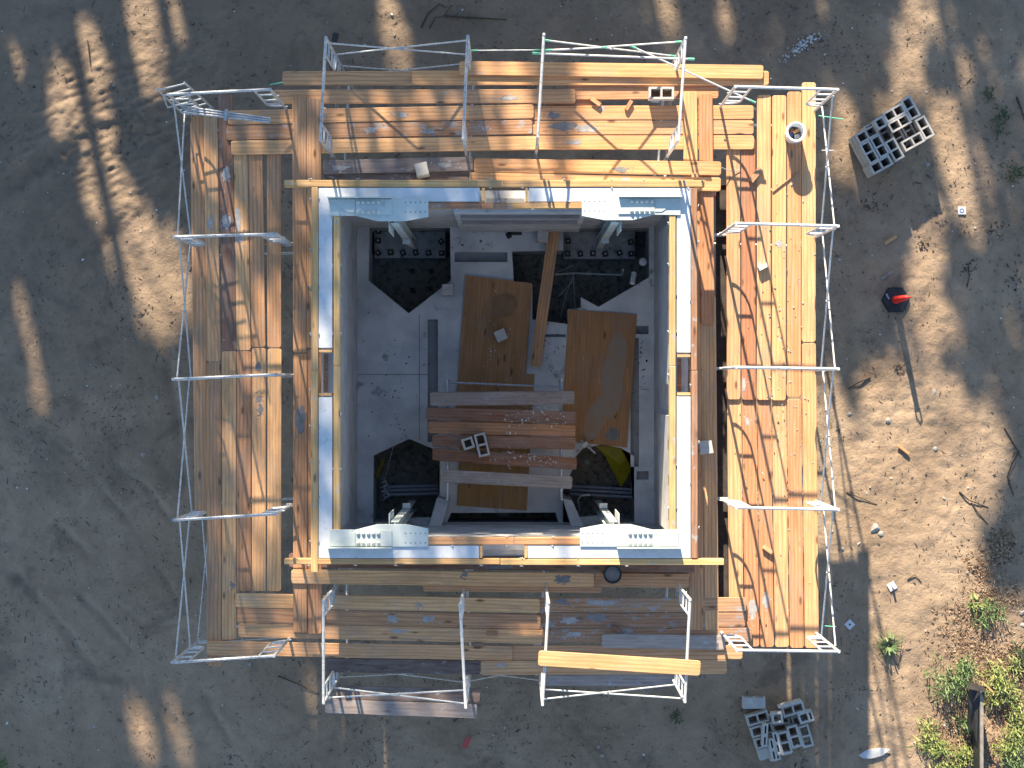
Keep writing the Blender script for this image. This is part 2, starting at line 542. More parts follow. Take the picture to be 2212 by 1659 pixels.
LOWTOP = 4.22
rect_ring_wall('wall', B_X0, I_Y1, B_X1, B_Y1, -1.3, LOWTOP, M['wall'])['label'] = 'north block wall'
rect_ring_wall('wall', B_X0, B_Y0, B_X1, I_Y0, -1.3, LOWTOP, M['wall'])['label'] = 'south block wall'
rect_ring_wall('wall', B_X0, I_Y0, I_X0, I_Y1, -1.3, LOWTOP, M['wall'])['label'] = 'west block wall'
rect_ring_wall('wall', I_X1, I_Y0, B_X1, I_Y1, -1.3, LOWTOP, M['wall'])['label'] = 'east block wall'
wx = lambda x: (x - 1106) / sc(WALL)
wy = lambda y: (829.5 - y) / sc(WALL)


def beam_L(c, label):
    m = MB().prism(c, LOWTOP + 0.002, WALL)
    o = m.build('top_beam', M['beam'], bld)
    bv = o.modifiers.new('bevel', 'BEVEL')
    bv.width = 0.008
    bv.segments = 2
    o['label'] = label
    return o


nw = [(wx(1036), B_Y1), (B_X0, B_Y1), (B_X0, wy(752)), (I_X0, wy(752)), (I_X0, I_Y1), (wx(1036), I_Y1)]
ne = [(wx(1142), B_Y1), (wx(1142), I_Y1), (I_X1, I_Y1), (I_X1, wy(762)), (B_X1, wy(762)), (B_X1, B_Y1)]
sw = [(B_X0, wy(858)), (B_X0, B_Y0), (wx(1035), B_Y0), (wx(1035), I_Y0), (I_X0, I_Y0), (I_X0, wy(858))]
se = [(wx(1140), I_Y0), (wx(1140), B_Y0), (B_X1, B_Y0), (B_X1, wy(856)), (I_X1, wy(856)), (I_X1, I_Y0)]
for c, n in ((nw, 'north-west'), (ne, 'north-east'), (sw, 'south-west'), (se, 'south-east')):
    beam_L(c, 'pale concrete beam round the %s corner' % n)
# block-out frames in the four pockets
for (x0, y0, x1, y1, horiz) in ((1040, 405, 1142, 436, 1), (1035, 1178, 1140, 1206, 1), (688, 754, 718, 856, 0), (1462, 764, 1492, 855, 0)):
    a, b_, c, d = wx(x0), wy(y1), wx(x1), wy(y0)
    for e in (0, 1):
        if horiz:
            xx = a + 0.03 if e == 0 else c - 0.03
            MB().box((xx, (b_ + d) / 2, WALL - 0.11), (0.04, d - b_ - 0.01, 0.24)).build('blockout_board', M['form'], bld)
        else:
            yy = b_ + 0.03 if e == 0 else d - 0.03
            MB().box(((a + c) / 2, yy, WALL - 0.11), (c - a - 0.01, 0.04, 0.24)).build('blockout_board', M['form'], bld)
    if horiz:
        MB().box(((a + c) / 2, b_ + 0.06, LOWTOP + 0.03), (c - a - 0.14, 0.07, 0.055)).build('blockout_bar', M['slab_dark'], bld)
    else:
        MB().box((a + 0.075, (b_ + d) / 2, LOWTOP + 0.03), (0.06, d - b_ - 0.14, 0.055)).build('blockout_bar', M['rustform'], bld)

# form boards clamped to the beam, each one lifts away
def form(x0, y0, x1, y1, label, mat='form', h=0.16, dz=0.012):
    a, b_ = P(min(x0, x1), max(y0, y1), WALL), P(max(x0, x1), min(y0, y1), WALL)
    L, W = b_.x - a.x, b_.y - a.y
    c = ((a.x + b_.x) / 2, (a.y + b_.y) / 2, 0)
    rz = 0.0
    if W > L:
        L, W, rz = W, L, math.pi / 2
    o = MB().box((0, 0, 0), (L, W, h)).build('form_board', M[mat], None, (c[0], c[1], WALL + dz - h / 2), rz)
    bv = o.modifiers.new('bevel', 'BEVEL')
    bv.width = 0.006
    tag(o, label, 'form board', 'form boards along the top beam')
    n = max(2, int(L / 0.6))
    for k in range(n):
        x = -L / 2 + (k + random.uniform(.45, .85)) * L / n
        for sg in (-1, 1):
            if random.random() < .35:
                continue
            y = sg * (W / 2 + 0.006)
            t = MB().tube([(x - .02, y, h / 2 - 0.05), (x, y + sg * .012, h / 2 - .005), (x + random.uniform(.0, .03), y + sg * .004, h / 2 + 0.012), (x + .035, y + sg * .02, h / 2 - .02)], 0.0075, 5)
            t.build('wire_tie', M['galv'], o)
    return o


form(614, 389, 1085, 403.5, 'yellow form board outside the north beam, stub past the west corner')
form(1086, 389.5, 1522, 404, 'orange form board outside the north beam, east half', 'form')
form(673, 404.5, 687, 800, 'stained form board outside the west beam, north half')
form(672, 801, 686.5, 1236, 'yellow form board outside the west beam, south half')
form(614, 1207, 1080, 1219, 'yellow form board outside the south beam, west half', 'form', 0.16, 0.0)
form(1081, 1207.5, 1564, 1220.5, 'mortar-smeared form board outside the south beam, east half', 'form', 0.16, 0.0)
form(1493, 406, 1506, 800, 'peeling form board outside the east beam, north half', 'rustform')
form(1493.5, 801, 1507, 1206, 'rust-red form board outside the east beam, south half', 'rustform')
form(721, 452, 734, 790, 'mouldy form board inside the west beam, north half')
form(720.5, 791, 734, 1160, 'tan form board inside the west beam, south half')
form(736, 437.5, 1095, 450, 'dark stained form board inside the north beam, west half', 'rustform')
form(1096, 437.5, 1443, 450, 'yellow form board inside the north beam, east half')
form(1446, 452, 1459.5, 790, 'mouldy form board inside the east beam, north half')
form(1446, 791, 1459.5, 1158, 'bright yellow form board inside the east beam, south half')
form(736, 1161, 1110, 1176.5, 'orange form board inside the south beam, west half', 'fresh')
form(1111, 1161, 1444, 1176.5, 'orange form board inside the south beam, east half', 'fresh')

# inside: slab with pits
def px_poly(pts, z):
    return [(P(x, y, z).x, P(x, y, z).y) for x, y in pts]


PITS = {
    'nw': ([(798, 488), (972, 488), (974, 606), (883, 677), (796, 606)], -0.85, 'pit'),
    'ne': ([(1106, 543), (1110, 612), (1150, 615), (1150, 690), (1226, 700), (1226, 668), (1255, 665), (1255, 642), (1293, 663), (1402, 599), (1402, 491), (1217, 491), (1217, 541)], -0.85, 'pit'),
    'sw': ([(807, 984), (884, 948), (934, 969), (950, 992), (950, 1112), (952, 1132), (806, 1132)], -0.85, 'pit'),
    'se': ([(1240, 1006), (1246, 972), (1300, 960), (1342, 968), (1370, 985), (1370, 1132), (1216, 1132), (1216, 1060)], -0.85, 'pit'),
    's': ([(974, 1108), (1200, 1107), (1206, 1136), (966, 1136)], -0.7, 'pit'),
    'ch1': ([(924, 690), (946, 690), (946, 955), (924, 955)], 0.17, 'slab_dark'),
    'ch2': ([(1362, 730), (1380, 730), (1380, 1008), (1362, 1008)], 0.17, 'slab_dark'),
    'ch3': ([(982, 545), (1096, 545), (1096, 566), (982, 566)], 0.2, 'slab_dark'),
    'ch4': ([(1345, 704), (1401, 704), (1401, 722), (1345, 722)], 0.2, 'slab_dark'),
    'ch5': ([(1375, 1018), (1401, 1018), (1401, 1036), (1375, 1036)], 0.2, 'slab_dark'),
    'ch6': ([(1175, 722), (1222, 722), (1222, 728), (1175, 728)], 0.22, 'slab_dark'),
}
outer = [(I_X0 - 0.02, I_Y0 - 0.02), (I_X1 + 0.02, I_Y0 - 0.02), (I_X1 + 0.02, I_Y1 + 0.02), (I_X0 - 0.02, I_Y1 + 0.02)]
holes = []
for k, (pts, zb, mat) in PITS.items():
    pp = px_poly(pts, FLOOR)
    pp = [(min(max(x, I_X0 + 0.01), I_X1 - 0.01), min(max(y, I_Y0 + 0.01), I_Y1 - 0.01)) for x, y in pp]
    holes.append((pp, zb, mat))
loops = [[Vector((x, y, 0)) for x, y in outer]] + [[Vector((x, y, 0)) for x, y in h[0]] for h in holes]
flat = [p for lp in loops for p in lp]
tris = tessellate_polygon(loops)
fm = MB()
fm.add([(p.x, p.y, FLOOR) for p in flat], [tuple(t) for t in tris])
o = fm.build('floor_slab', M['slab'], bld)
o['label'] = 'pale concrete slab with five-sided pits'
for hp, zb, mat in holes:
    n = len(hp)
    w = MB()
    w.add([(x, y, FLOOR) for x, y in hp] + [(x, y, zb) for x, y in hp], [(i, (i + 1) % n, n + (i + 1) % n, n + i) for i in range(n)])
    w.build('pit_side' if zb < 0 else 'channel_side', M['pad'] if zb < 0 else M['slab_dark'], bld)
    fl = [Vector((x, y, 0)) for x, y in hp]
    q = MB()
    q.add([(p.x, p.y, zb) for p in fl], [tuple(t) for t in tessellate_polygon([fl])])
    q.build('pit_bottom' if zb < 0 else 'channel_bottom', M[mat], bld)
# saw joints as thin raised mortar lines on the slab
for (x0, y0, x1, y1) in ((768, 808, 924, 810), (905, 680, 907, 950), (1382, 840, 1402, 842)):
    a, b_ = P(x0, y1, FLOOR), P(x1, y0, FLOOR)
    MB().box(((a.x + b_.x) / 2, (a.y + b_.y) / 2, FLOOR + 0.003), (b_.x - a.x, b_.y - a.y, 0.006)).build('joint', M['slab_dark'], bld)

# concrete pads with anchor bolts in the north pits
def pad(x0, y0, x1, y1, bolts, ztop):
    a, b_ = P(x0, y1, ztop), P(x1, y0, ztop)
    y1w = min(b_.y, I_Y1 - 0.02)
    o = MB().box(((a.x + b_.x) / 2, (a.y + y1w) / 2, ztop - 0.3), (b_.x - a.x, y1w - a.y, 0.6)).build('footing_pad', M['pad'], bld)
    for (bx, by, r) in bolts:
        p = P(bx, by, ztop)
        w = MB().box((p.x, p.y, ztop + 0.02), (0.1, 0.1, 0.04), r)
        w.tube([(p.x, p.y, ztop + 0.03), (p.x, p.y, ztop + 0.12)], 0.016, 6)
        w.build('anchor_bolt', M['bolt_dark'], o)
        MB().tube([(p.x, p.y, ztop + 0.12), (p.x, p.y, ztop + 0.135)], 0.018, 6).build('bolt_cap', M['pvc'], o)


pad(809, 494, 962, 557, [(674 + a * .2031, 380.2 + b * .2031, r) for a, b, r in ((705, 820, .6), (840, 815, .1), (970, 820, .4), (1105, 818, .3), (1240, 820, .2), (1380, 822, 0), (705, 690, 0), (1375, 700, .7), (708, 590, .1))], -0.35)
pad(1218, 496, 1371, 559, [(1071.5 + a * .2031, 380.2 + b * .2031, r) for a, b, r in ((760, 830, 0), (895, 830, .2), (1030, 825, 0), (1160, 830, .3), (1310, 820, .4), (1435, 830, .1), (765, 695, .1), (1430, 705, .2))], -0.35)
for (bx, by) in ((891, 586), (932, 586), (892, 627), (930, 624)):
    p = P(bx, by, -0.85)
    MB().box((p.x, p.y, -0.82), (0.09, 0.09, 0.06), .3).build('anchor_stub', M['bolt_dark'], bld)
for (bx, by) in ((1272, 590), (1313, 588), (1272, 1142), (1268, 998), (1312, 1039)):
    p = P(bx, by, -0.85)
    if p.y > I_Y0 + .1:
        MB().box((p.x, p.y, -0.82), (0.09, 0.09, 0.06), .3).build('anchor_stub', M['pad'], bld)
# forms left on the inside of the north wall
MB().box(((P(984, 0, 3).x + P(1262, 0, 3).x) / 2, I_Y1 - 0.05, 2.2), (P(1262, 0, 3).x - P(984, 0, 3).x, 0.09, 3.6)).build('liner_panel', M['wall'], bld)
MB().box(((P(984, 0, 3).x + P(1262, 0, 3).x) / 2, I_Y1 - 0.13, 3.55), (P(1262, 0, 3).x - P(984, 0, 3).x - .2, 0.06, 0.12)).build('liner_rail', M['grey'], bld)
MB().box(((P(984, 0, 3).x + P(1262, 0, 3).x) / 2, I_Y1 - 0.13, 2.6), (P(1262, 0, 3).x - P(984, 0, 3).x - .2, 0.06, 0.10)).build('liner_rail', M['grey'], bld)
for ys, (a, b_) in (('n', (760, 836)), ('s', (862, 1140))):
    pass
MB().box((I_X1 - 0.03, (wy(470) + wy(830)) / 2, 3.0), (0.05, wy(470) - wy(830), 1.9)).build('liner_panel', M['wall'], bld)
MB().box((I_X1 - 0.03, (wy(900) + wy(1160)) / 2, 3.0), (0.05, wy(900) - wy(1160), 1.9)).build('liner_panel', M['wall'], bld)
MB().box((I_X0 + 0.025, (wy(470) + wy(1150)) / 2, 3.2), (0.04, wy(470) - wy(1150), 1.6)).build('liner_panel', M['wall'], bld)
for k in range(9):
    y = wy(480 + k * 78)
    MB().box((I_X0 + 0.05, y, 3.98), (0.012, 0.16, 0.05)).build('form_slot', M['bolt_dark'], bld)
    MB().box((I_X1 - 0.06, y - .12, 3.92), (0.012, 0.16, 0.05)).build('form_slot', M['bolt_dark'], bld)
# sloped kerb blocks by the south pits
def kerb_block(pts, z0, z1):
    MB().prism(px_poly(pts, z1), z0, z1).build('angled_kerb', M['wall'], bld)


kerb_block([(944, 1075), (970, 1082), (950, 1148), (925, 1140)], -0.7, 0.95)
kerb_block([(1216, 1078), (1236, 1081), (1262, 1140), (1238, 1150)], -0.7, 0.95)
MB().prism(px_poly([(872, 1120), (936, 1118), (930, 1150), (872, 1150)], 0.9), 0.72, 0.9).build('mortar_ledge', M['pad'], bld)
MB().prism(px_poly([(1247, 1118), (1312, 1112), (1312, 1150), (1247, 1150)], 0.9), 0.72, 0.9).build('mortar_ledge', M['pad'], bld)


# steel knees with their columns
def knee(cx, oy, mx, my, label, ncol):
    """cx, oy: outer corner point in wall-top pixels; mx, my: mirror signs (+1: runs east / runs south)"""
    o0 = P(cx, oy, WALL + 0.03)
    t = thing('steel_knee', label, 'steel beam', (o0.x, o0.y, WALL + 0.004), 0, 'steel knees at the beam corners')
    q = lambda a, b: (a * mx, -b * my)
    m = MB().prism([q(0, 0), q(1.514, 0), q(1.514, .28), q(1.17, .345), q(.735, .345), q(.40, .26), q(0, .265)], 0.0, 0.022)
    pl = m.build('gusset_plate', M['steel_paint'], t)
    bv = pl.modifiers.new('bevel', 'BEVEL')
    bv.width = 0.003
    MB().prism([q(.40, .012), q(.955, .012), q(.955, .25), q(.40, .25)], 0.024, 0.042).build('splice_plate', M['steel_paint'], t)
    MB().prism([q(.004, .012), q(.392, .012), q(.392, .215), q(.29, .215), q(.01, .03)], 0.024, 0.034).build('web_plate', M['steel_paint'], t)
    f = [q(-.03, -.022), q(.95, -.022), q(.95, -.004), q(-.03, -.004)]
    MB().prism(f, 0.0, 0.115).build('upright_flange', M['steel_paint'], t)
    for b in (.058, .205):
        for i in range(5):
            x, y = q(.44 + i * .0775, b)
            MB().lathe([(.030, .042), (.030, .060), (.020, .072), (0.0, .076)], 8, (x, y, 0)).build('bolt', M['bolt'], t)
            x, y = q(1.165 + i * .0765, b)
            MB().lathe([(.011, .0228), (0.0, .0228)], 8, (x, y, 0)).build('bolt_hole', M['hole'], t)
    # column under the gusset
    hb = WALL + 0.35
    c0 = MB()
    ux, uy = q(1.0, .30)
    c0.box((ux, uy, -hb / 2), (0.012, 0.16, hb))
    c0.box((ux, uy - 0.08 * my * -1, -hb / 2), (0.12, 0.014, hb))
    c0.box((ux, uy + 0.08 * my * -1, -hb / 2), (0.12, 0.014, hb))
    c0.build('column', M['steel_paint'], t)
    MB().box((ux - .09 * mx, uy - .12 * my, -0.55), (0.014, 0.16, 1.0)).build('stiffener', M['steel_paint'], t)
    MB().box((ux + .02 * mx, uy - .15 * my, -2.6), (0.13, 0.08, 0.02)).build('bracket_plate', M['steel_paint'], t)
    return t


knee(712, 429, 1, 1, 'pale blue-grey steel plate with ten bolts on the north-west beam corner', 0)
knee(1470, 427, -1, 1, 'half shaded white steel plate with bolts on the north-east beam corner', 0)
knee(712, 1181, 1, -1, 'white and blue steel plate with ten bolts on the south-west beam corner', 0)
knee(1466, 1181, -1, -1, 'brightly sunlit steel plate with bolts on the south-east beam corner', 0)

# ------------------------------------------------------------------ planks
_plank_cache = {}


def plank_mesh(L, W, T, mat):
    c = 0.035
    hx, hy = L / 2, W / 2
    out = [(-hx + c, -hy), (hx - c, -hy), (hx - .008, -hy + .012), (hx, -hy + c), (hx, hy - c), (hx - .008, hy - .012), (hx - c, hy), (-hx + c, hy), (-hx + .008, hy - .012), (-hx, hy - c), (-hx, -hy + c), (-hx + .008, -hy + .012)]
    n = len(out)
    e = 0.005
    inn = [(x - math.copysign(e, x), y - math.copysign(e, y)) for x, y in out]
    v = [(x, y, -T) for x, y in out] + [(x, y, -e) for x, y in out] + [(x, y, 0) for x, y in inn]
    f = [tuple(range(n))[::-1], tuple(range(2 * n, 3 * n))]
    for r in (0, 1):
        f += [(r * n + i, r * n + (i + 1) % n, (r + 1) * n + (i + 1) % n, (r + 1) * n + i) for i in range(n)]
    m = MB()
    m.add(v, f)
    me_ = m.mesh('plank')
    me_.materials.append(M[mat])
    return me_


PL = {}


def plank(key, x0, y0, x1, y1, layer, mat, label, width=None, z=None, group='scaffold planks', T=0.042, zend=None, name='scaffold_plank'):
    zt = DECK + 0.045 * (layer - 1) + random.uniform(-.002, .002) if z is None else z
    a, b_ = P(x0, y0, zt), P(x1, y1, zt)
    L = (b_ - a).length
    W = width or random.uniform(0.217, 0.226)
    rz = math.atan2(b_.y - a.y, b_.x - a.x)
    o = link(name, plank_mesh(L, W, T, mat), None, None, ((a.x + b_.x) / 2, (a.y + b_.y) / 2, zt))
    o.rotation_euler = (random.uniform(-.006, .006), 0.0, rz)
    if zend:
        o.rotation_euler = (0, zend, rz)
    tag(o, label, 'plank', group)
    PL[key] = o
    return o


# west deck (running north-south): centre lines in picture units
plank('c1', 425.5, 250, 436, 1105, 0, 'pine', 'yellowish plank along the outer west edge, half covered by its neighbour')
plank('c2', 454.5, 240, 461.5, 781, 1, 'pine', 'tan plank second from the west deck edge, northern length')
plank('c2b', 461.5, 783, 462.5, 1439, 1, 'pine', 'tan plank on the west deck edge, southern length with bare tip past the corner')
plank('c3', 486.5, 203, 496, 757, 1, 'dark', 'dark red-brown plank in the west deck with white mortar blots')
plank('c3b', 495, 759, 494.5, 1382, 1, 'pine', 'pale straight-grained plank second from edge of the west deck, southern length')
plank('c4', 519, 300, 526.5, 757, 1, 'pine', 'plank right of the dark red one in the west deck, grey smears at its north')
plank('c4b', 526.8, 759, 526.5, 1277, 1, 'brown', 'third plank from edge of the west deck, southern length with diamond grain')
plank('c5', 551, 300, 558.5, 750, 1, 'brown', 'brown plank left of the narrow gap in the west deck, northern length')
plank('c5b', 559, 752, 559, 1277, 1, 'pine', 'fourth plank from edge of the west deck, southern length')
plank('c6', 591, 300, 592.5, 751, 1, 'pine', 'innermost plank of the west deck, northern length beside the gap')
plank('c6b', 593, 753, 592, 1277, 1, 'pine', 'innermost plank of the west deck, southern length, orange at its north')
plank('i1', 646, 206, 648, 762, 3, 'brown', 'left plank of the pair beside the west wall, northern length')
plank('i2', 677.5, 212, 678.5, 752, 3, 'pine', 'right plank of the pair against the west wall, northern length with arched grain')
plank('i1b', 648.5, 764, 648, 1366, 3, 'brown', 'left plank of the pair beside the west wall, southern length')
plank('i2b', 679.5, 754, 680, 1369, 3, 'red', 'right plank of the pair against the west wall, southern length ending red')
# north deck
plank('t0', 610, 169, 895, 169, 1, 'brown', 'brown plank on the outer north edge, west end with grey smears')
plank('t2', 890, 168, 1661, 168.5, 2, 'fresh', 'long orange plank on the outer north edge beneath the top bright one')
plank('t1', 992, 146.5, 1649, 155.5, 3, 'fresh', 'bright dappled plank laid uppermost on the outer north edge')
plank('t3', 589, 209, 1243, 207.5, 2, 'brown', 'reddish plank in the north deck with rounded east end under the middle frames')
plank('ra', 492, 254, 1153, 240.5, 2, 'brown', 'long plank of the north deck just below the dark slot')
plank('rb', 489, 287, 1150, 274, 2, 'mortared', 'long north deck plank with grey mortar spatter in a row')
plank('rc', 499, 319, 1162, 308.5, 2, 'pine', 'innermost long north deck plank with long red flame grain')
plank('r0', 1225, 200, 1552, 197, 1, 'brown', 'partly shaded plank behind the double-cell block on the north deck')
plank('r1', 1140, 244, 1628, 242.5, 1, 'fresh', 'sunlit plank under the double-cell block in the north-east deck')
plank('r2', 1120, 276, 1628, 275, 1, 'pine', 'sunlit middle plank of the north-east deck')
plank('r3', 1160, 308, 1629, 307.5, 1, 'fresh', 'sunlit innermost plank of the north-east deck, red at its edge')
plank('rx', 1180, 227, 1300, 225, 0, 'brown', 'plank half buried below the reddish north deck plank')
plank('n1a', 698, 361.5, 1022, 353.5, 2, 'grey', 'grey weathered plank against the north wall crusted with mortar')
plank('n1b', 1024, 357, 1558, 364, 3, 'fresh', 'orange plank along the north wall with eye-shaped grain')
plank('n2a', 700, 391, 1012, 386, 1, 'purple', 'dark purple plank tucked beside the north form board')
plank('n2b', 1014, 387, 1557, 398.5, 3, 'fresh', 'orange plank tucked beside the north form board, east length')
# east deck
plank('m1', 1491, 198, 1492, 388, 2, 'fresh', 'short plank beside the north-east frame, left of the pair')
plank('m2', 1524, 202, 1529, 700, 2, 'red', 'reddish orange plank of the pair along the east wall, sunlit northern length')
plank('m1b', 1503, 420, 1504.5, 1362, 1, 'brown', 'shaded plank against the east wall, left of the pair')
plank('m2b', 1531, 640, 1537.5, 1362, 1, 'brown', 'shaded plank along the east wall under a lone grey block')
plank('k1', 1584, 300, 1585, 863, 0, 'pine', 'sunlit east deck plank nearest the wall, northern length')
plank('k2', 1616.5, 300, 1617.5, 864, 0, 'red', 'second east deck plank from the wall, northern length with mortar crumbs')
plank('k3', 1650.5, 205, 1650, 864, 0, 'pine', 'third east deck plank from the wall, northern length starting beside the bucket')
plank('k4', 1683.5, 206, 1682.5, 865, 0, 'fresh', 'fourth east deck plank from the wall, northern length with oval grain by the bucket')
plank('k5', 1716, 198, 1715, 858, 0, 'red', 'east deck plank under the white bucket')
plank('k6', 1747.5, 178, 1747, 739, 0, 'pine', 'outermost east deck plank, northern length poking past the frame')
plank('k1b', 1586, 850, 1591.5, 1396, -1, 'pine', 'sunlit east deck plank nearest the wall, southern length')
plank('k2b', 1618.5, 850, 1625, 1397, -1, 'red', 'second east deck plank from the wall, southern length with grey smears')
plank('k3b', 1650.5, 850, 1657.5, 1398, -1, 'red', 'third east deck plank from the wall, southern reddish length')
plank('k4b', 1683, 850, 1689.5, 1398, -1, 'pine', 'fourth east deck plank from the wall, southern length')
plank('k5b', 1715.5, 862, 1722, 1400, 0, 'red', 'second east deck plank from the outer edge, southern length')
plank('k6b', 1747.5, 741, 1754, 1400, 0, 'fresh', 'outermost east deck plank, long southern length')
# south deck
plank('q0', 624, 1210, 1500, 1222, 3, 'dark', 'dark stained plank half hidden by the south form board')
plank('q1', 629, 1245.5, 1283, 1253.5, 4, 'pine', 'pale knotty plank along the south wall, dark stain at its east end')
plank('q1u', 914, 1262, 1300, 1265, 3, 'brown', 'plank showing as a thin strip below the pale knotty south plank')
plank('q1R', 1285, 1253, 1488, 1255, 3, 'pine', 'pale plank right of the black pail along the south wall')
plank('q2R', 1300, 1232, 1490, 1233, 2, 'brown', 'narrow shaded plank behind the black pail')
plank('s1', 509, 1297, 1166, 1309.5, 2, 'pine', 'first plank of the south deck from the wall, western length, sunlit at its end')
plank('s2', 512, 1329.5, 1168, 1344, 2, 'brown', 'brown second plank of the south deck with a pale mortar blot')
plank('s3', 515, 1361, 1172, 1376, 2, 'pine', 'third plank of the south deck with arrow grain and a wood scrap')
plank('s1R', 1160, 1307, 1612, 1306, 1, 'mortared', 'mortar-smeared first plank of the south deck, eastern length')
plank('s2R', 1160, 1340, 1611, 1339, 1, 'mortared', 'mortar-smeared second plank of the south deck, eastern length')
plank('s3R', 1160, 1374, 1624, 1371, 1, 'mortared', 'mortar-smeared third plank of the south deck, eastern length')
plank('s4', 448, 1400, 1107, 1411.5, 2, 'pine', 'long pale plank closing the south-west corner of the deck')
plank('s4R', 1107, 1410, 1604, 1409, 1, 'pine', 'tan plank under the bright loose one on the south edge')
plank('s5', 707, 1437, 1037, 1442.5, 1, 'purple', 'dark purple plank on the south edge with a red repaired end')
plank('s5R', 1039, 1443, 1570, 1440, 1, 'brown', 'tan-brown plank on the south edge right of the purple one')
plank('s6', 1300, 1384, 1566, 1389, 2, 'grey', 'grey rounded plank lying on the south-east deck')
plank('v1', 1177, 1466, 1482, 1468, 0, 'grey', 'grey plank lowest under the bright loose plank on the south edge')
plank('u1', 726, 1496, 1037, 1503, 0, 'purple', 'dark grey plank inside the pair sticking out south of the deck', None, None)
plank('u2', 702, 1525, 1030, 1537, 0, 'grey', 'light grey plank outermost of the pair sticking out south of the deck')
plank('s7', 1163, 1422, 1513, 1444, 0, 'fresh', 'bright loose plank lying across the top bars of two south frames', None, TOP + 0.075)

# mortar blots: each belongs to its plank
def blot(key, x, y, rx, ry, dark=False, seed=0, dz=0.003):
    o = PL[key]
    p = P(x, y, o.location.z)
    r = random.Random(seed or int(x * 7 + y))
    n = 18
    pts = []
    for k in range(n):
        a = 2 * math.pi * k / n
        q = r.uniform(0.55, 1.15)
        pts.append((rx / sc(DECK) * q * math.cos(a), ry / sc(DECK) * q * math.sin(a)))
    m = MB()
    rz = o.rotation_euler.z
    loc = Matrix.Rotation(-rz, 3, 'Z') @ (Vector((p.x, p.y, 0)) - Vector((o.location.x, o.location.y, 0)))
    co, si = math.cos(-rz), math.sin(-rz)
    hx = max(abs(v.co.x) for v in o.data.vertices) - 0.01
    hy = max(abs(v.co.y) for v in o.data.vertices) - 0.008
    cl_ = lambda x_, y_: (min(max(x_, -hx), hx), min(max(y_, -hy), hy))
    m.prism([cl_(loc.x + .8 * (a * co - b * si), loc.y + .8 * (a * si + b * co)) for a, b in pts], -0.001, dz)
    for _ in range(12):
        a, q = r.uniform(0, 6.28), r.uniform(.6, 1.6)
        dx_, dy_ = rx / sc(DECK) * q * math.cos(a), ry / sc(DECK) * q * math.sin(a)
        ctr_ = (loc.x + dx_ * co - dy_ * si, loc.y + dx_ * si + dy_ * co)
        if abs(ctr_[0]) > hx - .02 or abs(ctr_[1]) > hy - .02:
            continue
        rr = r.uniform(.004, .018)
        m.prism([(ctr_[0] + rr * r.uniform(.6, 1.3) * math.cos(k_), ctr_[1] + rr * r.uniform(.6, 1.3) * math.sin(k_)) for k_ in np.linspace(0, 5.4, 7)], -0.001, dz * .7)
    m.build('mortar_blot', M['mortar_dark' if dark else 'mortar'], o)


for b in (('c3', 488, 377, 13, 22), ('c3', 489, 478, 12, 22), ('c4', 514, 470, 9, 40), ('c4', 517, 515, 11, 14), ('c2', 454, 482, 8, 28), ('c5b', 558, 793, 9, 14, True), ('c5b', 560, 862, 9, 12, True), ('c5b', 563, 885, 8, 18, True),
          ('i1b', 650, 905, 15, 45, True), ('rb', 800, 281, 22, 7), ('ra', 870, 248, 16, 9), ('rb', 925, 285, 22, 7), ('rb', 1047, 279, 9, 6), ('r2', 1215, 273, 40, 14, True), ('r1', 1195, 250, 18, 12, True),
          ('r2', 1265, 278, 34, 12), ('r3', 1240, 307, 22, 8), ('r1', 1300, 190 + 42, 14, 8), ('n1b', 1340, 366, 22, 9, True), ('n2b', 1352, 389, 16, 8), ('k2', 1606, 832, 9, 22), ('k4', 1709 - 25, 528, 11, 11), ('k3', 1640, 570, 6, 8),
          ('k2b', 1614, 910, 7, 14), ('k2b', 1646 - 20, 1318, 12, 30), ('k3b', 1655, 1300, 10, 26), ('s2', 848, 1337, 17, 13), ('s2', 925, 1338, 18, 11), ('s3', 860, 1363, 18, 6), ('s1', 907, 1308, 9, 5), ('s1R', 1300, 1302, 50, 9),
          ('s2R', 1290, 1333, 30, 11, True), ('s2R', 1230, 1340, 30, 10), ('s1R', 1215, 1300, 18, 10, True), ('s3R', 1240, 1370, 30, 8), ('q1', 1215, 1252, 28, 13, True), ('q1', 1004, 1240, 8, 8, True), ('q0', 1080, 1226, 50, 6, True),
          ('s5R', 1080, 1437, 12, 5), ('c3b', 503, 1265, 7, 8, True), ('t3', 1100, 212, 30, 6), ('ra', 695, 250, 10, 5), ('n1a', 735, 362, 26, 8), ('n1a', 960, 357, 25, 7), ('s3R', 1345, 1368, 14, 5, True)):
    blot(*b)

# ------------------------------------------------------------------ scaffold frames
FW = 1.515
FH = TOP - DECK


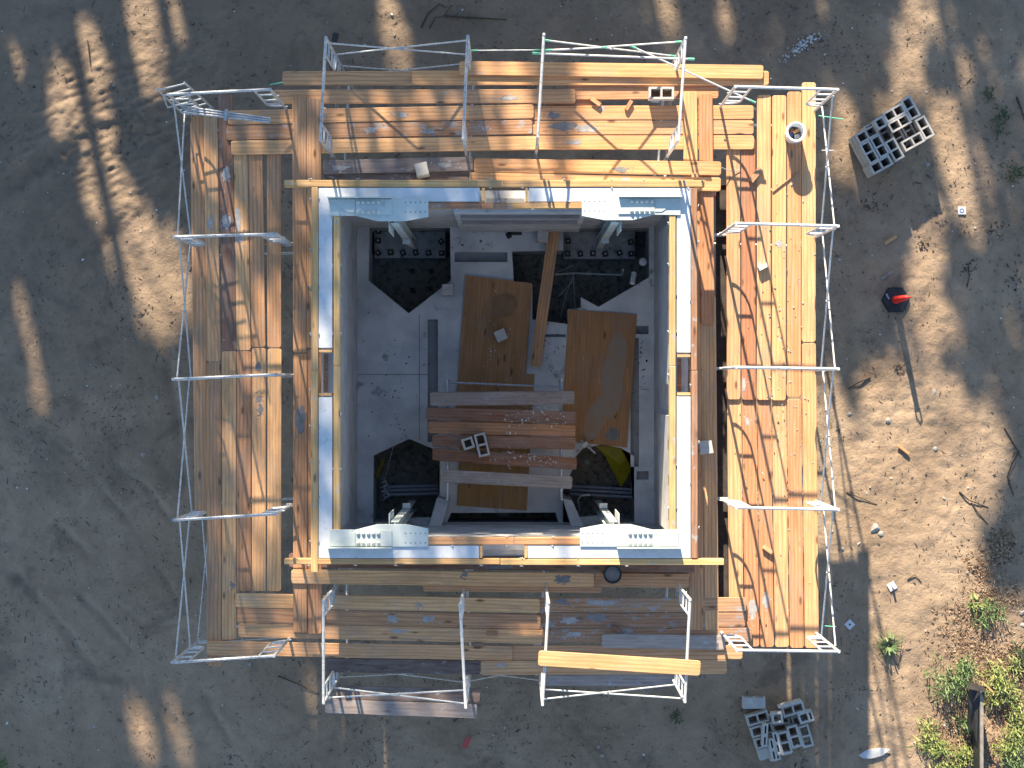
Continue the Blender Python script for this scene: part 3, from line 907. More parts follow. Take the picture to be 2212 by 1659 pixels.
def frame_proto(mat):
    t = thing('walkthrough_scaffold', 'x', 'scaffold frame', (0, 0, 0), 0, 'scaffold frames round the deck')
    r = 0.0225
    for s in (-1, 1):
        MB().tube([(s * FW / 2, 0, 0.04), (s * FW / 2, 0, TOP + 0.03)], r, 8).build('leg', mat, t)
        MB().box((s * FW / 2, 0, 0.05), (0.15, 0.15, 0.012)).build('base_plate', mat, t)
        xi = s * (FW / 2 - 0.24)
        zc = TOP - 1.58
        pts = [(xi, 0, TOP - 0.02), (xi, 0, zc + 0.24)]
        for k in range(1, 6):
            a = k / 5 * math.pi / 2
            pts.append((xi + s * 0.24 * (1 - math.cos(a)), 0, zc + 0.24 - 0.24 * math.sin(a) * 0.9))
        MB().tube(pts, 0.017, 6).build('ladder_rail', mat, t)
        for d in (0.47, 0.95, 1.32):
            MB().tube([(s * FW / 2, 0, TOP - d), (xi, 0, TOP - d)], 0.015, 6).build('rung', mat, t)
        for z in (5.0, 3.95):
            MB().tube([(s * (FW / 2), 0, z), (s * (FW / 2 + 0.055), 0, z)], 0.009, 5).build('brace_pin', mat, t)
    MB().tube([(-FW / 2 - 0.02, 0, TOP), (FW / 2 + 0.02, 0, TOP)], 0.0225, 8).build('top_bar', mat, t)
    MB().tube([(-FW / 2, 0, 3.535), (FW / 2 + 0.62, 0, 3.535)], 0.024, 8).build('bearer', mat, t)
    MB().tube([(-FW / 2, 0, 1.85), (FW / 2, 0, 1.85)], 0.02, 6).build('lower_bar', mat, t)
    # inner bracket brace
    MB().tube([(FW / 2, 0, 3.05), (FW / 2 + 0.58, 0, 3.52)], 0.015, 6).build('bracket', mat, t)
    return t


frames = {}
protoG = frame_proto(M['galv'])
protoW = frame_proto(M['white_tube'])
used = {'g': False, 'w': False}


def frame(key, ox, oy, ix, iy, white, label):
    p = protoW if white else protoG
    k = 'w' if white else 'g'
    t = p if not used[k] else copy_tree(p)
    used[k] = True
    a, b_ = P(ox, oy, TOP), P(ix, iy, TOP)
    c = (a + b_) / 2
    t.location = (c.x, c.y, 0)
    d = (b_ - a).normalized()
    t.rotation_euler = (0, 0, math.atan2(d.y, d.x))
    t['label'] = label
    frames[key] = (c - d * FW / 2, c + d * FW / 2, d)     # outer leg, inner leg


frame('L0', 363.5, 204, 583.5, 193, 0, 'scaffold frame at the north-west corner with tubes piled behind it')
frame('L1', 376, 511.5, 596, 505.5, 0, 'second scaffold frame from the north on the west deck, beside grey mortar blots')
frame('L2', 374, 819, 595, 809, 0, 'middle scaffold frame of the five across the west deck')
frame('L3', 375, 1123.5, 597, 1110, 0, 'fourth scaffold frame from the north on the west deck')
frame('L4', 372, 1431, 592, 1417, 0, 'scaffold frame at the south-west corner of the deck')
frame('T0', 704, 81.5, 692, 302, 0, 'westmost scaffold frame of the four across the north deck')
frame('T1', 1010.5, 78, 1000.5, 300, 0, 'second scaffold frame from the west on the north deck')
frame('T2', 1175, 75, 1162, 294, 0, 'third scaffold frame from the west on the north deck, by green-ended braces')
frame('T3', 1481, 83, 1466, 301, 1, 'white eastmost scaffold frame on the north deck, beside the double-cell block')
frame('R0', 1810, 193.5, 1588, 187, 1, 'white scaffold frame at the north-east corner above the bucket')
frame('R1', 1811, 488.5, 1589, 482.5, 1, 'white scaffold frame second from the north on the east deck')
frame('R2', 1811, 797, 1590, 793.5, 1, 'white middle scaffold frame of the five across the east deck')
frame('R3', 1813, 1101, 1588, 1096.5, 1, 'white scaffold frame fourth from the north on the east deck')
frame('R4', 1813, 1407.5, 1590, 1404.5, 1, 'white scaffold frame at the south-east corner of the deck')
frame('B0', 699, 1518, 698.5, 1297, 0, 'westmost scaffold frame of the four across the south deck')
frame('B1', 1006, 1527, 994, 1307, 1, 'second scaffold frame from the west on the south deck, ending over grey planks')
frame('B2', 1172, 1521.5, 1185, 1301, 1, 'third scaffold frame from the west on the south deck, under the bright loose plank')
frame('B3', 1479.5, 1514, 1490.5, 1296, 1, 'eastmost scaffold frame on the south deck, over the other end of the bright loose plank')


def brace(k1, k2, white, label, z0=5.0, z1=3.95, green=False):
    a, _, d1 = frames[k1]
    b_, _, d2 = frames[k2]
    a = a - d1 * 0.045
    b_ = b_ - d2 * 0.045
    c = (a + b_) / 2
    t = thing('cross_brace', label, 'cross brace', (c.x, c.y, 0), 0, 'cross braces between the frames')
    mat = M['white_tube'] if white else M['galv']
    for i, (za, zb) in enumerate(((z0, z1), (z1, z0))):
        off = -d1 * 0.014 * (1 if i else -1)
        p, q = a - c + off, b_ - c + off
        p.z, q.z = za, zb
        MB().tube([p, q], 0.0135, 6).build('tube', mat, t)
        if green:
            for e, f in ((p, q), (q, p)):
                MB().tube([e, e + (f - e) * 0.045], 0.017, 6).build('coupler', M['green_end'], t)
    MB().tube([(0, 0, (z0 + z1) / 2), (d1.x * 0.03, d1.y * 0.03, (z0 + z1) / 2 + .001)], 0.018, 6).build('pivot', mat, t)
    return t


SEQ = {'L': ['L0', 'L1', 'L2', 'L3', 'L4'], 'R': ['R0', 'R1', 'R2', 'R3', 'R4']}
ORD = ['first', 'second', 'third', 'fourth']
for s, nm in (('L', 'west'), ('R', 'east')):
    for i in range(4):
        brace(SEQ[s][i], SEQ[s][i + 1], s == 'R', '%scrossed brace tubes in the %s bay from the north on the %s side' % ('white ' if s == 'R' else '', ORD[i], nm))
        brace(SEQ[s][i], SEQ[s][i + 1], False, 'lower crossed brace below deck in the %s bay from the north, %s side' % (ORD[i], nm), 3.1, 2.0)
brace('T0', 'T1', 0, 'crossed brace tubes in the west bay of the north side')
brace('T2', 'T3', 1, 'white crossed brace tubes with green ends in the east bay of the north side', green=True)
brace('B0', 'B1', 1, 'white crossed brace tubes over the two grey planks on the south side')
brace('B2', 'B3', 1, 'white crossed brace tubes in the east bay of the south side')
brace('T0', 'T1', 0, 'lower crossed brace below deck in the west bay of the north side', 3.1, 2.0)
brace('T2', 'T3', 0, 'lower crossed brace below deck in the east bay of the north side', 3.1, 2.0)
brace('B0', 'B1', 0, 'lower crossed brace below deck in the west bay of the south side', 3.1, 2.0)
brace('B1', 'B2', 0, 'thin crossed brace low in the middle bay of the south side', 3.1, 2.0)
brace('B2', 'B3', 0, 'lower crossed brace below deck in the east bay of the south side', 3.1, 2.0)


def loose_tube(label, pts, r=0.014, mat='white_tube', ends=True, name='loose_tube', cat='tube'):
    pts = [Vector(p) for p in pts]
    c = pts[0]
    t = thing(name, label, cat, c, 0)
    MB().tube([p - c for p in pts], r, 6).build('shaft', M[mat], t)
    if ends:
        for e, f in ((pts[0], pts[1]), (pts[-1], pts[-2])):
            d = (f - e).normalized()
            MB().tube([e - c, e - c + d * 0.1], r * 1.35, 6).build('coupler', M['green_end'], t)
    return t


loose_tube('thin guard tube with green ends spanning the middle bay of the north side', [P(1017, 109, 4.6), P(1170, 108, 4.6)], 0.009)
loose_tube('upper loose tube with green tip lying along the north-east brace', [P(1178, 108.5, 4.75), P(1312, 102, 4.75)], 0.013)
loose_tube('lower loose tube with green tips lying along the north-east brace', [P(1150, 115, 4.6), P(1500, 128, 4.6)], 0.016)
loose_tube('slanting white tube with green tips reaching the north-east corner frame', [P(1362, 99, 4.5), P(1632, 222, 4.2)], 0.014)
loose_tube('short green stub tube poking out by the north-west corner', [P(583, 183, 3.9), P(611, 178, 3.9)], 0.010, 'green_end', False)
loose_tube('thin rod poking out east of the bucket', [P(1768, 250, 3.6), P(1822, 258, 3.6)], 0.010, 'green_end', False)
loose_tube('short pale rod poking out east of the outer plank below the bucket', [P(1775, 325, 3.4), P(1802, 325, 3.4)], 0.008, 'galv', False)
loose_tube('tube with a turquoise tip poking out by the south-east corner', [P(1780, 1352, 3.4), P(1806, 1354, 3.4)], 0.008, 'green_end', False)
# folded frame tubes stacked at the north-west corner
t = thing('tube_bundle', 'three tubes bundled side by side on the north-west deck corner', 'tubes', P(398, 238, 4.6))
for k, dy in enumerate((-6, 0, 6)):
    a, b_ = P(392, 236 + dy, 4.6), P(584, 260 + dy * .7, 4.45)
    MB().tube([a - t.location, b_ - t.location], 0.016, 6).build('tube', M['galv'], t)
MB().box((P(488, 248, 4.6) - t.location), (0.04, 0.17, 0.05), -.12).build('clip', M['galv'], t)
t = thing('ladder_section', 'loose ladder-like frame section leaning outside the north-west corner', 'scaffold part', P(385, 215, 4.6))
lp = [P(338, 192, 5.9), P(398, 178, 5.9), P(462, 236, 3.6), P(402, 252, 3.6)]
for a, b_ in ((0, 3), (1, 2)):
    MB().tube([lp[a] - t.location, lp[b_] - t.location], 0.016, 6).build('rail', M['galv'], t)
for k in range(6):
    f = 0.04 + k * 0.18
    MB().tube([lp[0].lerp(lp[3], f) - t.location, lp[1].lerp(lp[2], f) - t.location], 0.013, 6).build('rung', M['galv'], t)
loose_tube('bent hook tube at the north-west corner frame', [P(352, 205, 5.3), P(362, 232, 5.2), P(405, 222, 5.2)], 0.013, 'galv', False)

# ------------------------------------------------------------------ concrete blocks
def cell_block(L, W, H, t, web, half=False, name='block'):
    xs = [-L / 2, -L / 2 + t, -web / 2, web / 2, L / 2 - t, L / 2] if not half else [-L / 2, -L / 2 + t, L / 2 - t, L / 2]
    ys = [-W / 2, -W / 2 + t, W / 2 - t, W / 2]
    holes_ = {(1, 1), (3, 1)} if not half else {(1, 1)}
    nxs, nys = len(xs) - 1, len(ys) - 1
    m = MB()
    for i in range(nxs):
        for j in range(nys):
            if (i, j) in holes_:
                a, b_, c, d = xs[i], xs[i + 1], ys[j], ys[j + 1]
                e = 0.008
                top = [(a, c, H), (b_, c, H), (b_, d, H), (a, d, H)]
                bot = [(a + e, c + e, 0), (b_ - e, c + e, 0), (b_ - e, d - e, 0), (a + e, d - e, 0)]
                m.add(top + bot, [(0, 1, 5, 4), (1, 2, 6, 5), (2, 3, 7, 6), (3, 0, 4, 7)])
                continue
            a, b_, c, d = xs[i], xs[i + 1], ys[j], ys[j + 1]
            m.add([(a, c, H), (b_, c, H), (b_, d, H), (a, d, H)], [(0, 1, 2, 3)])
            m.add([(a, c, 0), (b_, c, 0), (b_, d, 0), (a, d, 0)], [(3, 2, 1, 0)])
    a, b_, c, d = xs[0], xs[-1], ys[0], ys[-1]
    m.add([(a, c, 0), (b_, c, 0), (b_, d, 0), (a, d, 0), (a, c, H), (b_, c, H), (b_, d, H), (a, d, H)], [(0, 1, 5, 4), (1, 2, 6, 5), (2, 3, 7, 6), (3, 0, 4, 7)])
    me_ = bpy.data.meshes.new(name)
    me_.from_pydata(m.v, [], m.f)
    bm = bmesh.new()
    bm.from_mesh(me_)
    bmesh.ops.remove_doubles(bm, verts=bm.verts, dist=0.0005)
    bm.to_mesh(me_)
    bm.free()
    me_.materials.append(M['cmu'])
    return me_


BLK = {'full': cell_block(0.397, 0.194, 0.194, 0.033, 0.03), 'half': cell_block(0.194, 0.194, 0.194, 0.035, 0.03, True), 'thin': cell_block(0.397, 0.092, 0.194, 0.03, 0.06)}
NMB = {'full': 'hollow_block', 'half': 'half_block', 'thin': 'partition_block'}


def block(kind, x, y, zbot, ang, label, group=None, lay=None):
    """ang: image angle of the long axis in degrees (y down)"""
    zt = zbot + 0.194
    p = P(x, y, zt)
    o = link(NMB[kind], BLK[kind], None, None, (p.x, p.y, zbot), math.radians(-ang))
    if lay == 'face':          # face shell up
        o.rotation_euler = (math.pi / 2, 0, math.radians(-ang))
        o.location.z = zbot + 0.097
        d = Matrix.Rotation(math.radians(-ang), 3, 'Z') @ Vector((0, 0.097, 0))
        o.location.x += d.x
        o.location.y += d.y
    elif lay == 'end':         # standing on its end, web face up
        o.rotation_euler = (0, -math.pi / 2, math.radians(-ang))
        o.location.z = zbot + 0.1985
        d = Matrix.Rotation(math.radians(-ang), 3, 'Z') @ Vector((0.097, 0, 0))
        o.location.x += d.x
        o.location.y += d.y
    tag(o, label, 'concrete block', group)
    return o


# stack by the north-east corner
g1 = 'concrete blocks stacked north-east of the deck'
ux = lambda x: 1797.3 + x * .125
uy = lambda y: 172.8 + y * .125
top_ne = [('full', 1360, 480, 61, 'block at the far north-east tip of the upper stack'), ('full', 1605, 820, 61, 'block at the east corner of the upper stack'),
          ('full', 1080, 567, -29, 'warm sunlit block on the north edge of the upper stack'), ('full', 1168, 742, -29, 'sunlit block just south of the brightest one in the upper stack'),
          ('full', 1400, 1062, -29, 'pale block at the south-east of the upper stack'), ('half', 838, 738, -29, 'single-cell half block standing proud on the upper stack'),
          ('full', 605, 938, -29, 'block at the west corner of the upper stack'), ('full', 650, 1248, 61, 'block on the south-west edge of the upper stack'),
          ('full', 825, 1142, 61, 'block in the middle of the south-west half of the upper stack'), ('full', 1082, 1200, 61, 'block on the south side of the upper stack'),
          ('full', 850, 1462, -29, 'southernmost block of the upper stack')]
for kind, x, y, a, lb in top_ne:
    o = block(kind, ux(x), uy(y), 0.435 if kind == 'full' else 0.63, a, lb, g1)
    for zc, nm in ((0.235, 'middle'), (0.035, 'bottom')):
        q = block('full', ux(x), uy(y), zc, a, nm + ' block under the ' + lb, nm + ' course of the upper stack')
        q.location.x, q.location.y = o.location.x + random.uniform(-.006, .006), o.location.y + random.uniform(-.006, .006)
block('half', ux(838), uy(738), 0.435, -29, 'half block under the proud one on the upper stack', g1)
block('full', ux(1325), uy(868), 0.235, 61, 'low shaded block in the gap near the east corner of the upper stack', g1)
block('full', ux(1160), uy(1000), 0.235, 61, 'low shaded block in the gap in the middle of the upper stack', g1)
block('full', ux(905), uy(905), 0.235, 61, 'low dark block in the gap west of the sunlit pair in the upper stack', g1)
# stack by the south-east corner
g2 = 'concrete blocks stacked south-east of the deck'
lx = lambda x: 1590 + x * .09375
ly = lambda y: 1494.9 + y * .09375
low = [('full', 420, 258, 0.235, 0, 'block lying face up alone at the top left of the lower stack', 'face'), ('full', 505, 612, 0.235, -16, 'block below the face-up one in the lower stack', None),
       ('full', 600, 880, 0.235, -16, 'second block down the west side of the lower stack, crossed by a thin block', None), ('full', 690, 1140, 0.235, -16, 'third block down the west side of the lower stack', None),
       ('full', 770, 1390, 0.235, -16, 'flat face-up block at the south-west of the lower stack', 'face'), ('half', 955, 600, 0.43, -8, 'notched half block in the north middle of the lower stack', None),
       ('full', 1320, 400, 0.235, -16, 'block on the north edge of the lower stack beside the leaning face shell', None), ('half', 1570, 590, 0.235, -20, 'half block with a chipped cell at the north-east of the lower stack', None),
       ('full', 1350, 1030, 0.235, 74, 'upright-running block with two deep cells in the east of the lower stack', None), ('full', 1610, 1020, 0.12, 74, 'shallow open block at the east edge of the lower stack', None),
       ('full', 1125, 1170, 0.235, 76, 'block in the south middle of the lower stack with one cell half hidden', None), ('thin', 672, 1000, 0.435, 93, 'thin partition block lying on top of the west side of the lower stack', None),
       ('thin', 852, 1335, 0.40, 79, 'thin partition block at the southern tip of the lower stack', None), ('thin', 945, 1185, 0.39, 77, 'thin partition block in the middle of the lower stack', None)]
for kind, x, y, z, a, lb, lay in low:
    block(kind, lx(x), ly(y), z, a, lb, g2, lay)
for x, y, a, lb in ((505, 612, -16, 'north-west'), (640, 880, -16, 'west'), (720, 1140, -16, 'lower west'), (790, 1390, -16, 'south-west'), (980, 640, -8, 'north middle'), (1320, 430, -16, 'north'), (1540, 620, -20, 'north-east'), (1350, 1030, 74, 'east'), (1110, 1200, 76, 'south middle'), (420, 262, 0, 'far north-west'), (870, 1330, 79, 'south')):
    block('full', lx(x), ly(y), 0.03, a, 'bottom-course block in the %s of the lower stack' % lb, 'bottom course of the lower stack')
p0 = [lx(980), ly(330)]
o = MB().box((0, 0, 0), (0.42, 0.035, 0.19)).build('face_shell', M['cmu'], None, P(lx(1225), ly(258), 0.5), math.radians(16))
tag(o, 'broken face shell leaning on the north edge of the lower stack', 'block fragment')
# single blocks
block('full', 1429, 200.5, DECK + 0.005, 0, 'double-cell block casting a long shadow on the north deck')
block('full', 912, 368, DECK + 0.05, -12, 'grey block standing on end on the weathered north plank', None, 'end')
block('full', 1523, 966, DECK + 0.01, -10, 'grey block standing on end on the planks beside the east wall', None, 'end')
block('full', 1082, 725, FLOOR + 0.05, -25, 'pale block on end on the left plywood sheet inside', None, 'end')
block('full', 967.5, 627, FLOOR + 0.004, 0, 'pale block on end at the corner of the north-west pit', None, 'end')
block('full', 1172, 512, FLOOR + 0.004, 5, 'block on end beside the top of the long timber inside', None, 'end')

# ------------------------------------------------------------------ inside: plywood, timber, platform
def sheet(pts, z, mat, label, T=0.018):
    c = sum((P(x, y, z) for x, y in pts), Vector()) / len(pts)
    ang = math.atan2(P(*pts[3], z).y - P(*pts[0], z).y, P(*pts[3], z).x - P(*pts[0], z).x)
    R_ = Matrix.Rotation(-ang, 3, 'Z')
    q = [R_ @ (P(x, y, z) - c) for x, y in pts]
    o = MB().prism([(v.x, v.y) for v in q], -T, 0).build('plywood_sheet', M[mat], None, (c.x, c.y, z), ang)
    return tag(o, label, 'plywood')


s3_ = sheet([(1002, 804), (1155, 808), (1138, 1103), (987, 1092)], FLOOR + 0.022, 'plylight', 'yellowish plywood sheet under the platform inside')
s1_ = sheet([(1006, 595), (1150, 612), (1130, 900), (984, 884)], FLOOR + 0.045, 'ply', 'dark plywood sheet left of the long timber, with a sooty round stain')
s2_ = sheet([(1228, 668), (1376, 679), (1355, 967), (1211, 952)], FLOOR + 0.022, 'ply', 'plywood sheet at right inside with a grey cement smear')


def sheet_blot(o, x, y, rx, ry, mat, ang=0.0, n=26, seed=3):
    r = random.Random(seed)
    p = P(x, y, o.location.z)
    loc = Matrix.Rotation(-o.rotation_euler.z, 3, 'Z') @ (p - o.location)
    pts = []
    n = 64
    ph = [r.uniform(0, 6.28) for _ in range(6)]
    for k in range(n):
        a = 2 * math.pi * k / n
        q = 0.95 + sum(.16 / (i + 1.3) * math.sin((i + 1) * a + ph[i]) for i in range(6)) + r.uniform(-.03, .03)
        u, v = rx / 121 * q * math.cos(a), ry / 121 * q * math.sin(a)
        a2 = -ang - o.rotation_euler.z
        pts.append((loc.x + u * math.cos(a2) - v * math.sin(a2), loc.y + u * math.sin(a2) + v * math.cos(a2)))
    MB().prism(pts, -0.001, 0.002 + .0005 * seed).build('cement_smear', mat, o)


M['smear'] = mottled('dry_cement_smear', (0.30, 0.25, 0.205), (0.34, 0.22, 0.13), 6, None, rough=0.97, bump=0.3)
M['soot'] = mottled('sooty_stain', (0.22, 0.14, 0.085), (0.30, 0.165, 0.08), 6, None, rough=0.97, bump=0.2)
sheet_blot(s2_, 1330, 800, 26, 95, M['smear'], 0.12, 30, 5)
sheet_blot(s2_, 1290, 905, 22, 50, M['smear'], 0.3, 26, 6)
sheet_blot(s2_, 1322, 938, 14, 16, M['mortar_dark'], 0, 20, 7)
sheet_blot(s1_, 1085, 660, 30, 28, M['soot'], 0, 28, 8)

plank('tim', 1197, 497, 1156, 792, 0, 'brown', 'long rough timber lying across the north-east pit inside', 0.205, FLOOR + 0.22, None, 0.09, 0.0, 'timber')
# grey pallet of inner platform
PZ = 1.40
plank('p1', 929, 862, 1241, 858.5, 0, 'grey', 'pale grey plank with yellow-painted ends, northmost on the inner platform', 0.235, PZ + 0.10, 'inner platform planks')
plank('p2', 921, 893, 1244, 902, 0, 'dark', 'reddish plank with white crumbs, second on the inner platform', 0.212, PZ + .045, 'inner platform planks')
plank('p3', 925, 922, 1243, 930, 0, 'brown', 'brown plank behind the two small blocks on the inner platform', 0.212, PZ - .03, 'inner platform planks')
plank('p4', 934, 952, 1243, 958, 0, 'dark', 'dark plank under the two small blocks on the inner platform', 0.212, PZ - .004, 'inner platform planks')
plank('p5', 934, 981, 1246, 1002, 0, 'rustform', 'orange-brown plank with rounded corner in front of the blocks, inner platform', 0.212, PZ + .045, 'inner platform planks')
plank('p6', 956, 1028, 1236, 1043, 0, 'grey', 'separate grey-topped plank southmost on the inner platform', 0.22, PZ - 0.05, 'inner platform planks')
for key, sgn in (('p1', -1), ('p1', 1)):
    o = PL[key]
    L = max(v.co.x for v in o.data.vertices)
    MB().box((sgn * (L + 0.002), 0, -0.021), (0.006, 0.15, 0.034)).build('painted_end', M['caution'], o)
for x, lb in ((966, 'left'), (1213, 'right')):
    a, b_ = P(x, 822, PZ), P(x, 1078, PZ)
    t = thing('tube_trestle', 'white tube frame carrying the %s end of the inner platform' % lb, 'scaffold frame', (a.x, (a.y + b_.y) / 2, FLOOR), 0, 'trestle frames inside')
    hy = (a.y - b_.y) / 2
    for s in (-1, 1):
        MB().tube([(0, s * hy, 0), (0, s * hy, PZ + .12 - FLOOR)], 0.02, 8).build('leg', M['white_tube'], t)
    MB().tube([(0, -hy, PZ - FLOOR - 0.075), (0, hy, PZ - FLOOR - 0.075)], 0.02, 8).build('top_bar', M['white_tube'], t)
    MB().tube([(0, -hy, 0.4), (0, hy, 0.4)], 0.016, 6).build('lower_bar', M['white_tube'], t)
a, b_ = P(970, 826, 1.2), P(1209, 836, 1.2)
loose_tube('pale tube joining the two trestle frames north of the inner platform', [a, b_], 0.018, 'galv', False)
block('full', 1041, 961, PZ + .004, 76, 'right one of two small blocks on the inner platform')
block('half', 1011, 958, PZ + .004, -18, 'left broken block on the inner platform')
# crumbs on the platform
def crumbs(name, cx, cy, z, rx, ry, n, label, seed, size=(0.006, 0.016), mat='crumbs'):
    r = random.Random(seed)
    m = MB()
    c = P(cx, cy, z)
    for _ in range(n):
        x, y = r.gauss(0, rx / sc(z) * .6), r.gauss(0, ry / sc(z) * .6)
        s = r.uniform(*size)
        m.box((x, y, s * .35), (s * r.uniform(.8, 1.8), s, s * .7), r.uniform(0, 3))
    o = m.build(name, M[mat], None, c)
    tag(o, label, 'crumbs', None, 'stuff')


crumbs('mortar_crumbs', 1135, 905, PZ + .048, 70, 24, 60, 'white mortar crumbs on the planks inside', 3, (.010, .028))
crumbs('mortar_crumbs', 1130, 990, PZ + .050, 70, 18, 70, 'white mortar crumbs along the orange-brown plank inside', 4, (.008, .022))
crumbs('mortar_crumbs', 1690, 760, DECK - .044, 60, 380, 130, 'mortar crumbs on the sunlit east deck', 5, (.006, .02))
crumbs('mortar_crumbs', 1080, 725, FLOOR + .05, 60, 90, 30, 'pale crumbs on the dark plywood sheet', 6, (.008, .025))
crumbs('floor_grit', 848, 830, FLOOR + .001, 52, 130, 60, 'dark grit on the western slab inside', 8, (.005, .022), 'chips')
crumbs('floor_grit', 1190, 760, FLOOR + .001, 26, 70, 32, 'dark grit on the slab between the plywood sheets', 9, (.005, .022), 'chips')
crumbs('floor_grit', 1025, 525, FLOOR + .001, 50, 16, 26, 'dark grit on the slab below the north wall', 10, (.005, .022), 'chips')
crumbs('floor_grit', 1388, 800, FLOOR + .001, 9, 110, 22, 'dark grit on the narrow slab by the east wall', 12, (.008, .025), 'chips')
# pit contents
for k, y in enumerate((1052, 1060, 1069)):
    o = MB().tube([P(828, y, -0.5 + k * .01), P(947, y - 3, -0.5 + k * .01)], 0.03, 8).build('conduit', M['conduit'])
    tag(o, '%s of three grey conduits in the south-west pit' % ('northmost', 'middle', 'southmost')[k], 'conduit', 'conduits in the pits')
    o = MB().tube([P(1232, y - 2, -0.5 + k * .01), P(1364, y + 5, -0.5 + k * .01)], 0.026, 8).build('conduit', M['conduit'])
    tag(o, '%s of three grey conduits in the south-east pit' % ('northmost', 'middle', 'southmost')[k], 'conduit', 'conduits in the pits')
t = thing('pvc_pipe', 'thin pale pipe with an upturned end crossing the north-east pit', 'pipe', P(1200, 590, -0.3))
MB().tube([P(1199, 593, -.3) - t.location, P(1240, 590, -.3) - t.location, P(1342, 594, -.3) - t.location], 0.018, 6).build('run', M['pvc'], t)
MB().tube([P(1342, 594, -.3) - t.location, P(1346, 590, -.25) - t.location, P(1346, 583, 0) - t.location], 0.022, 6).build('elbow', M['pvc'], t)
for i, pts in enumerate(([(1240, 592), (1225, 630), (1210, 686)], [(1238, 592), (1241, 640), (1243, 665)], [(1235, 610), (1205, 642)], [(1200, 590), (1240, 572)])):
    o = MB().tube([P(x, y, -0.35) for x, y in pts], 0.007, 5).build('rebar', M['pvc'])
    tag(o, ('longest thin rod hanging into the north-east pit', 'upright thin rod right of the longest one in the north-east pit', 'short thin rod at the left of the north-east pit', 'thin rod above the pale pipe in the north-east pit')[i], 'rod', 'thin rods in the north-east pit')
t = thing('white_pipe', 'white riser pipe with a coupling at the east side of the north-east pit', 'pipe', P(1365, 610, 0))
MB().tube([P(1366, 612, .3) - t.location, P(1370, 590, 0.2) - t.location], 0.05, 10).build('riser', M['bucket'], t)
MB().lathe([(.07, 0), (.075, .12), (.06, .16), (0, .16)], 12, tuple(P(1388, 566, .1) - t.location)).build('coupling', M['white'], t)
# yellow sheeting in the south-east pit
m = MB()
ptsY = [(1285, 962), (1342, 966), (1370, 985), (1365, 1010), (1350, 1040), (1341, 1051), (1330, 1030), (1318, 1006), (1308, 985)]
cc = P(1335, 995, 0)
vv = [P(x, y, -.05 - .35 * ((y - 962) / 90.0)) - cc for x, y in ptsY]
ctr = P(1338, 1002, -.1) - cc
m.add([tuple(ctr)] + [tuple(v) for v in vv], [(0, i + 1, (i + 1) % len(vv) + 1) for i in range(len(vv))])
o = m.build('yellow_sheet', M['caution'], None, cc)
sd = o.modifiers.new('solid', 'SOLIDIFY')
sd.thickness = 0.006
tag(o, 'crumpled yellow plastic sheeting in the south-east pit', 'plastic sheet')
for i, (pts, lb) in enumerate((([(812, 1030), (818, 1010), (826, 990)], 'yellow tape hanging at the west side of the south-west pit'), ([(946, 1052), (943, 1030), (948, 1000)], 'yellow tape hanging at the east side of the south-west pit'))):
    v = []
    for (x, y) in pts:
        v += [P(x, y, 0.1 - i * .02), P(x + 5, y + 4, -0.15)]
    o = MB().add(v, [(0, 1, 3, 2), (2, 3, 5, 4)]).build('yellow_tape', M['caution'])
    o.modifiers.new('solid', 'SOLIDIFY').thickness = 0.004
    tag(o, lb, 'tape')
t = thing('cord_bundle', 'blue-white cords and fittings heaped at the left of the south-west pit', 'cord', P(825, 1045, -.4))
for k in range(7):
    a = P(822 + (k % 3) * 4, 1036 + k * 6, -.42) - t.location
    MB().tube([a, a + Vector((.06, .03, .05)), a + Vector((.09, -.05, .04)), a + Vector((.02, -.07, .06))], 0.014, 6).build('loop', M['white'] if k % 2 else M['conduit'], t)
MB().tube([P(830, 1038, -.3) - t.location, P(838, 1010, 0) - t.location, P(850, 962, .3) - t.location], 0.008, 5).build('lead', M['pvc'], t)
o = MB().tube([P(1247, 1115, .1), P(1253, 1100, .3), P(1250, 1088, .6), P(1249, 1078, .7), P(1256, 1071, .8), P(1274, 1069, .9)], 0.014, 6).build('bent_pipe', M['pvc'])
tag(o, 'bent white pipe rising from the south-east pit', 'pipe')
t = thing('swivel_clamp', 'white scaffold clamp with two arms at the corner of the south-east pit', 'clamp', P(1264, 960, .5))
for a, b_ in (((1255, 951), (1277, 970)), ((1264, 958), (1243, 984)), ((1270, 966), (1286, 979))):
    MB().tube([P(*a, .5) - t.location, P(*b_, .42) - t.location], 0.017, 6).build('arm', M['white_tube'], t)
MB().box((0, 0, 0.01), (0.10, 0.07, 0.06), .6).build('jaw', M['white_tube'], t)
for i, (x, y, lb) in enumerate(((1087, 1108, 'larger pale broken slab in the south trench'), (1083, 1122, 'smaller pale broken slab in the south trench'))):
    o = MB().prism([(-.12, -.05), (.1, -.07), (.13, .03), (.02, .07), (-.1, .05)] if i == 0 else [(-.07, -.06), (.06, -.02), (.02, .05), (-.05, .04)], 0, .04).build('concrete_shard', M['pad'], None, P(x, y, -.68))
    tag(o, lb, 'concrete shard')
for i, (x, y) in enumerate(((1099, 509), (1112, 502))):
    o = MB().box((0, 0, .03), (.09 + i * .16, .1, .06), .5 * (1 - i)).build('dark_scrap', M['bolt_dark'], None, P(x, y, FLOOR))
    tag(o, ('small dark square plate on the slab near the long timber', 'dark rectangular offcut against the north wall inside')[i], 'scrap')

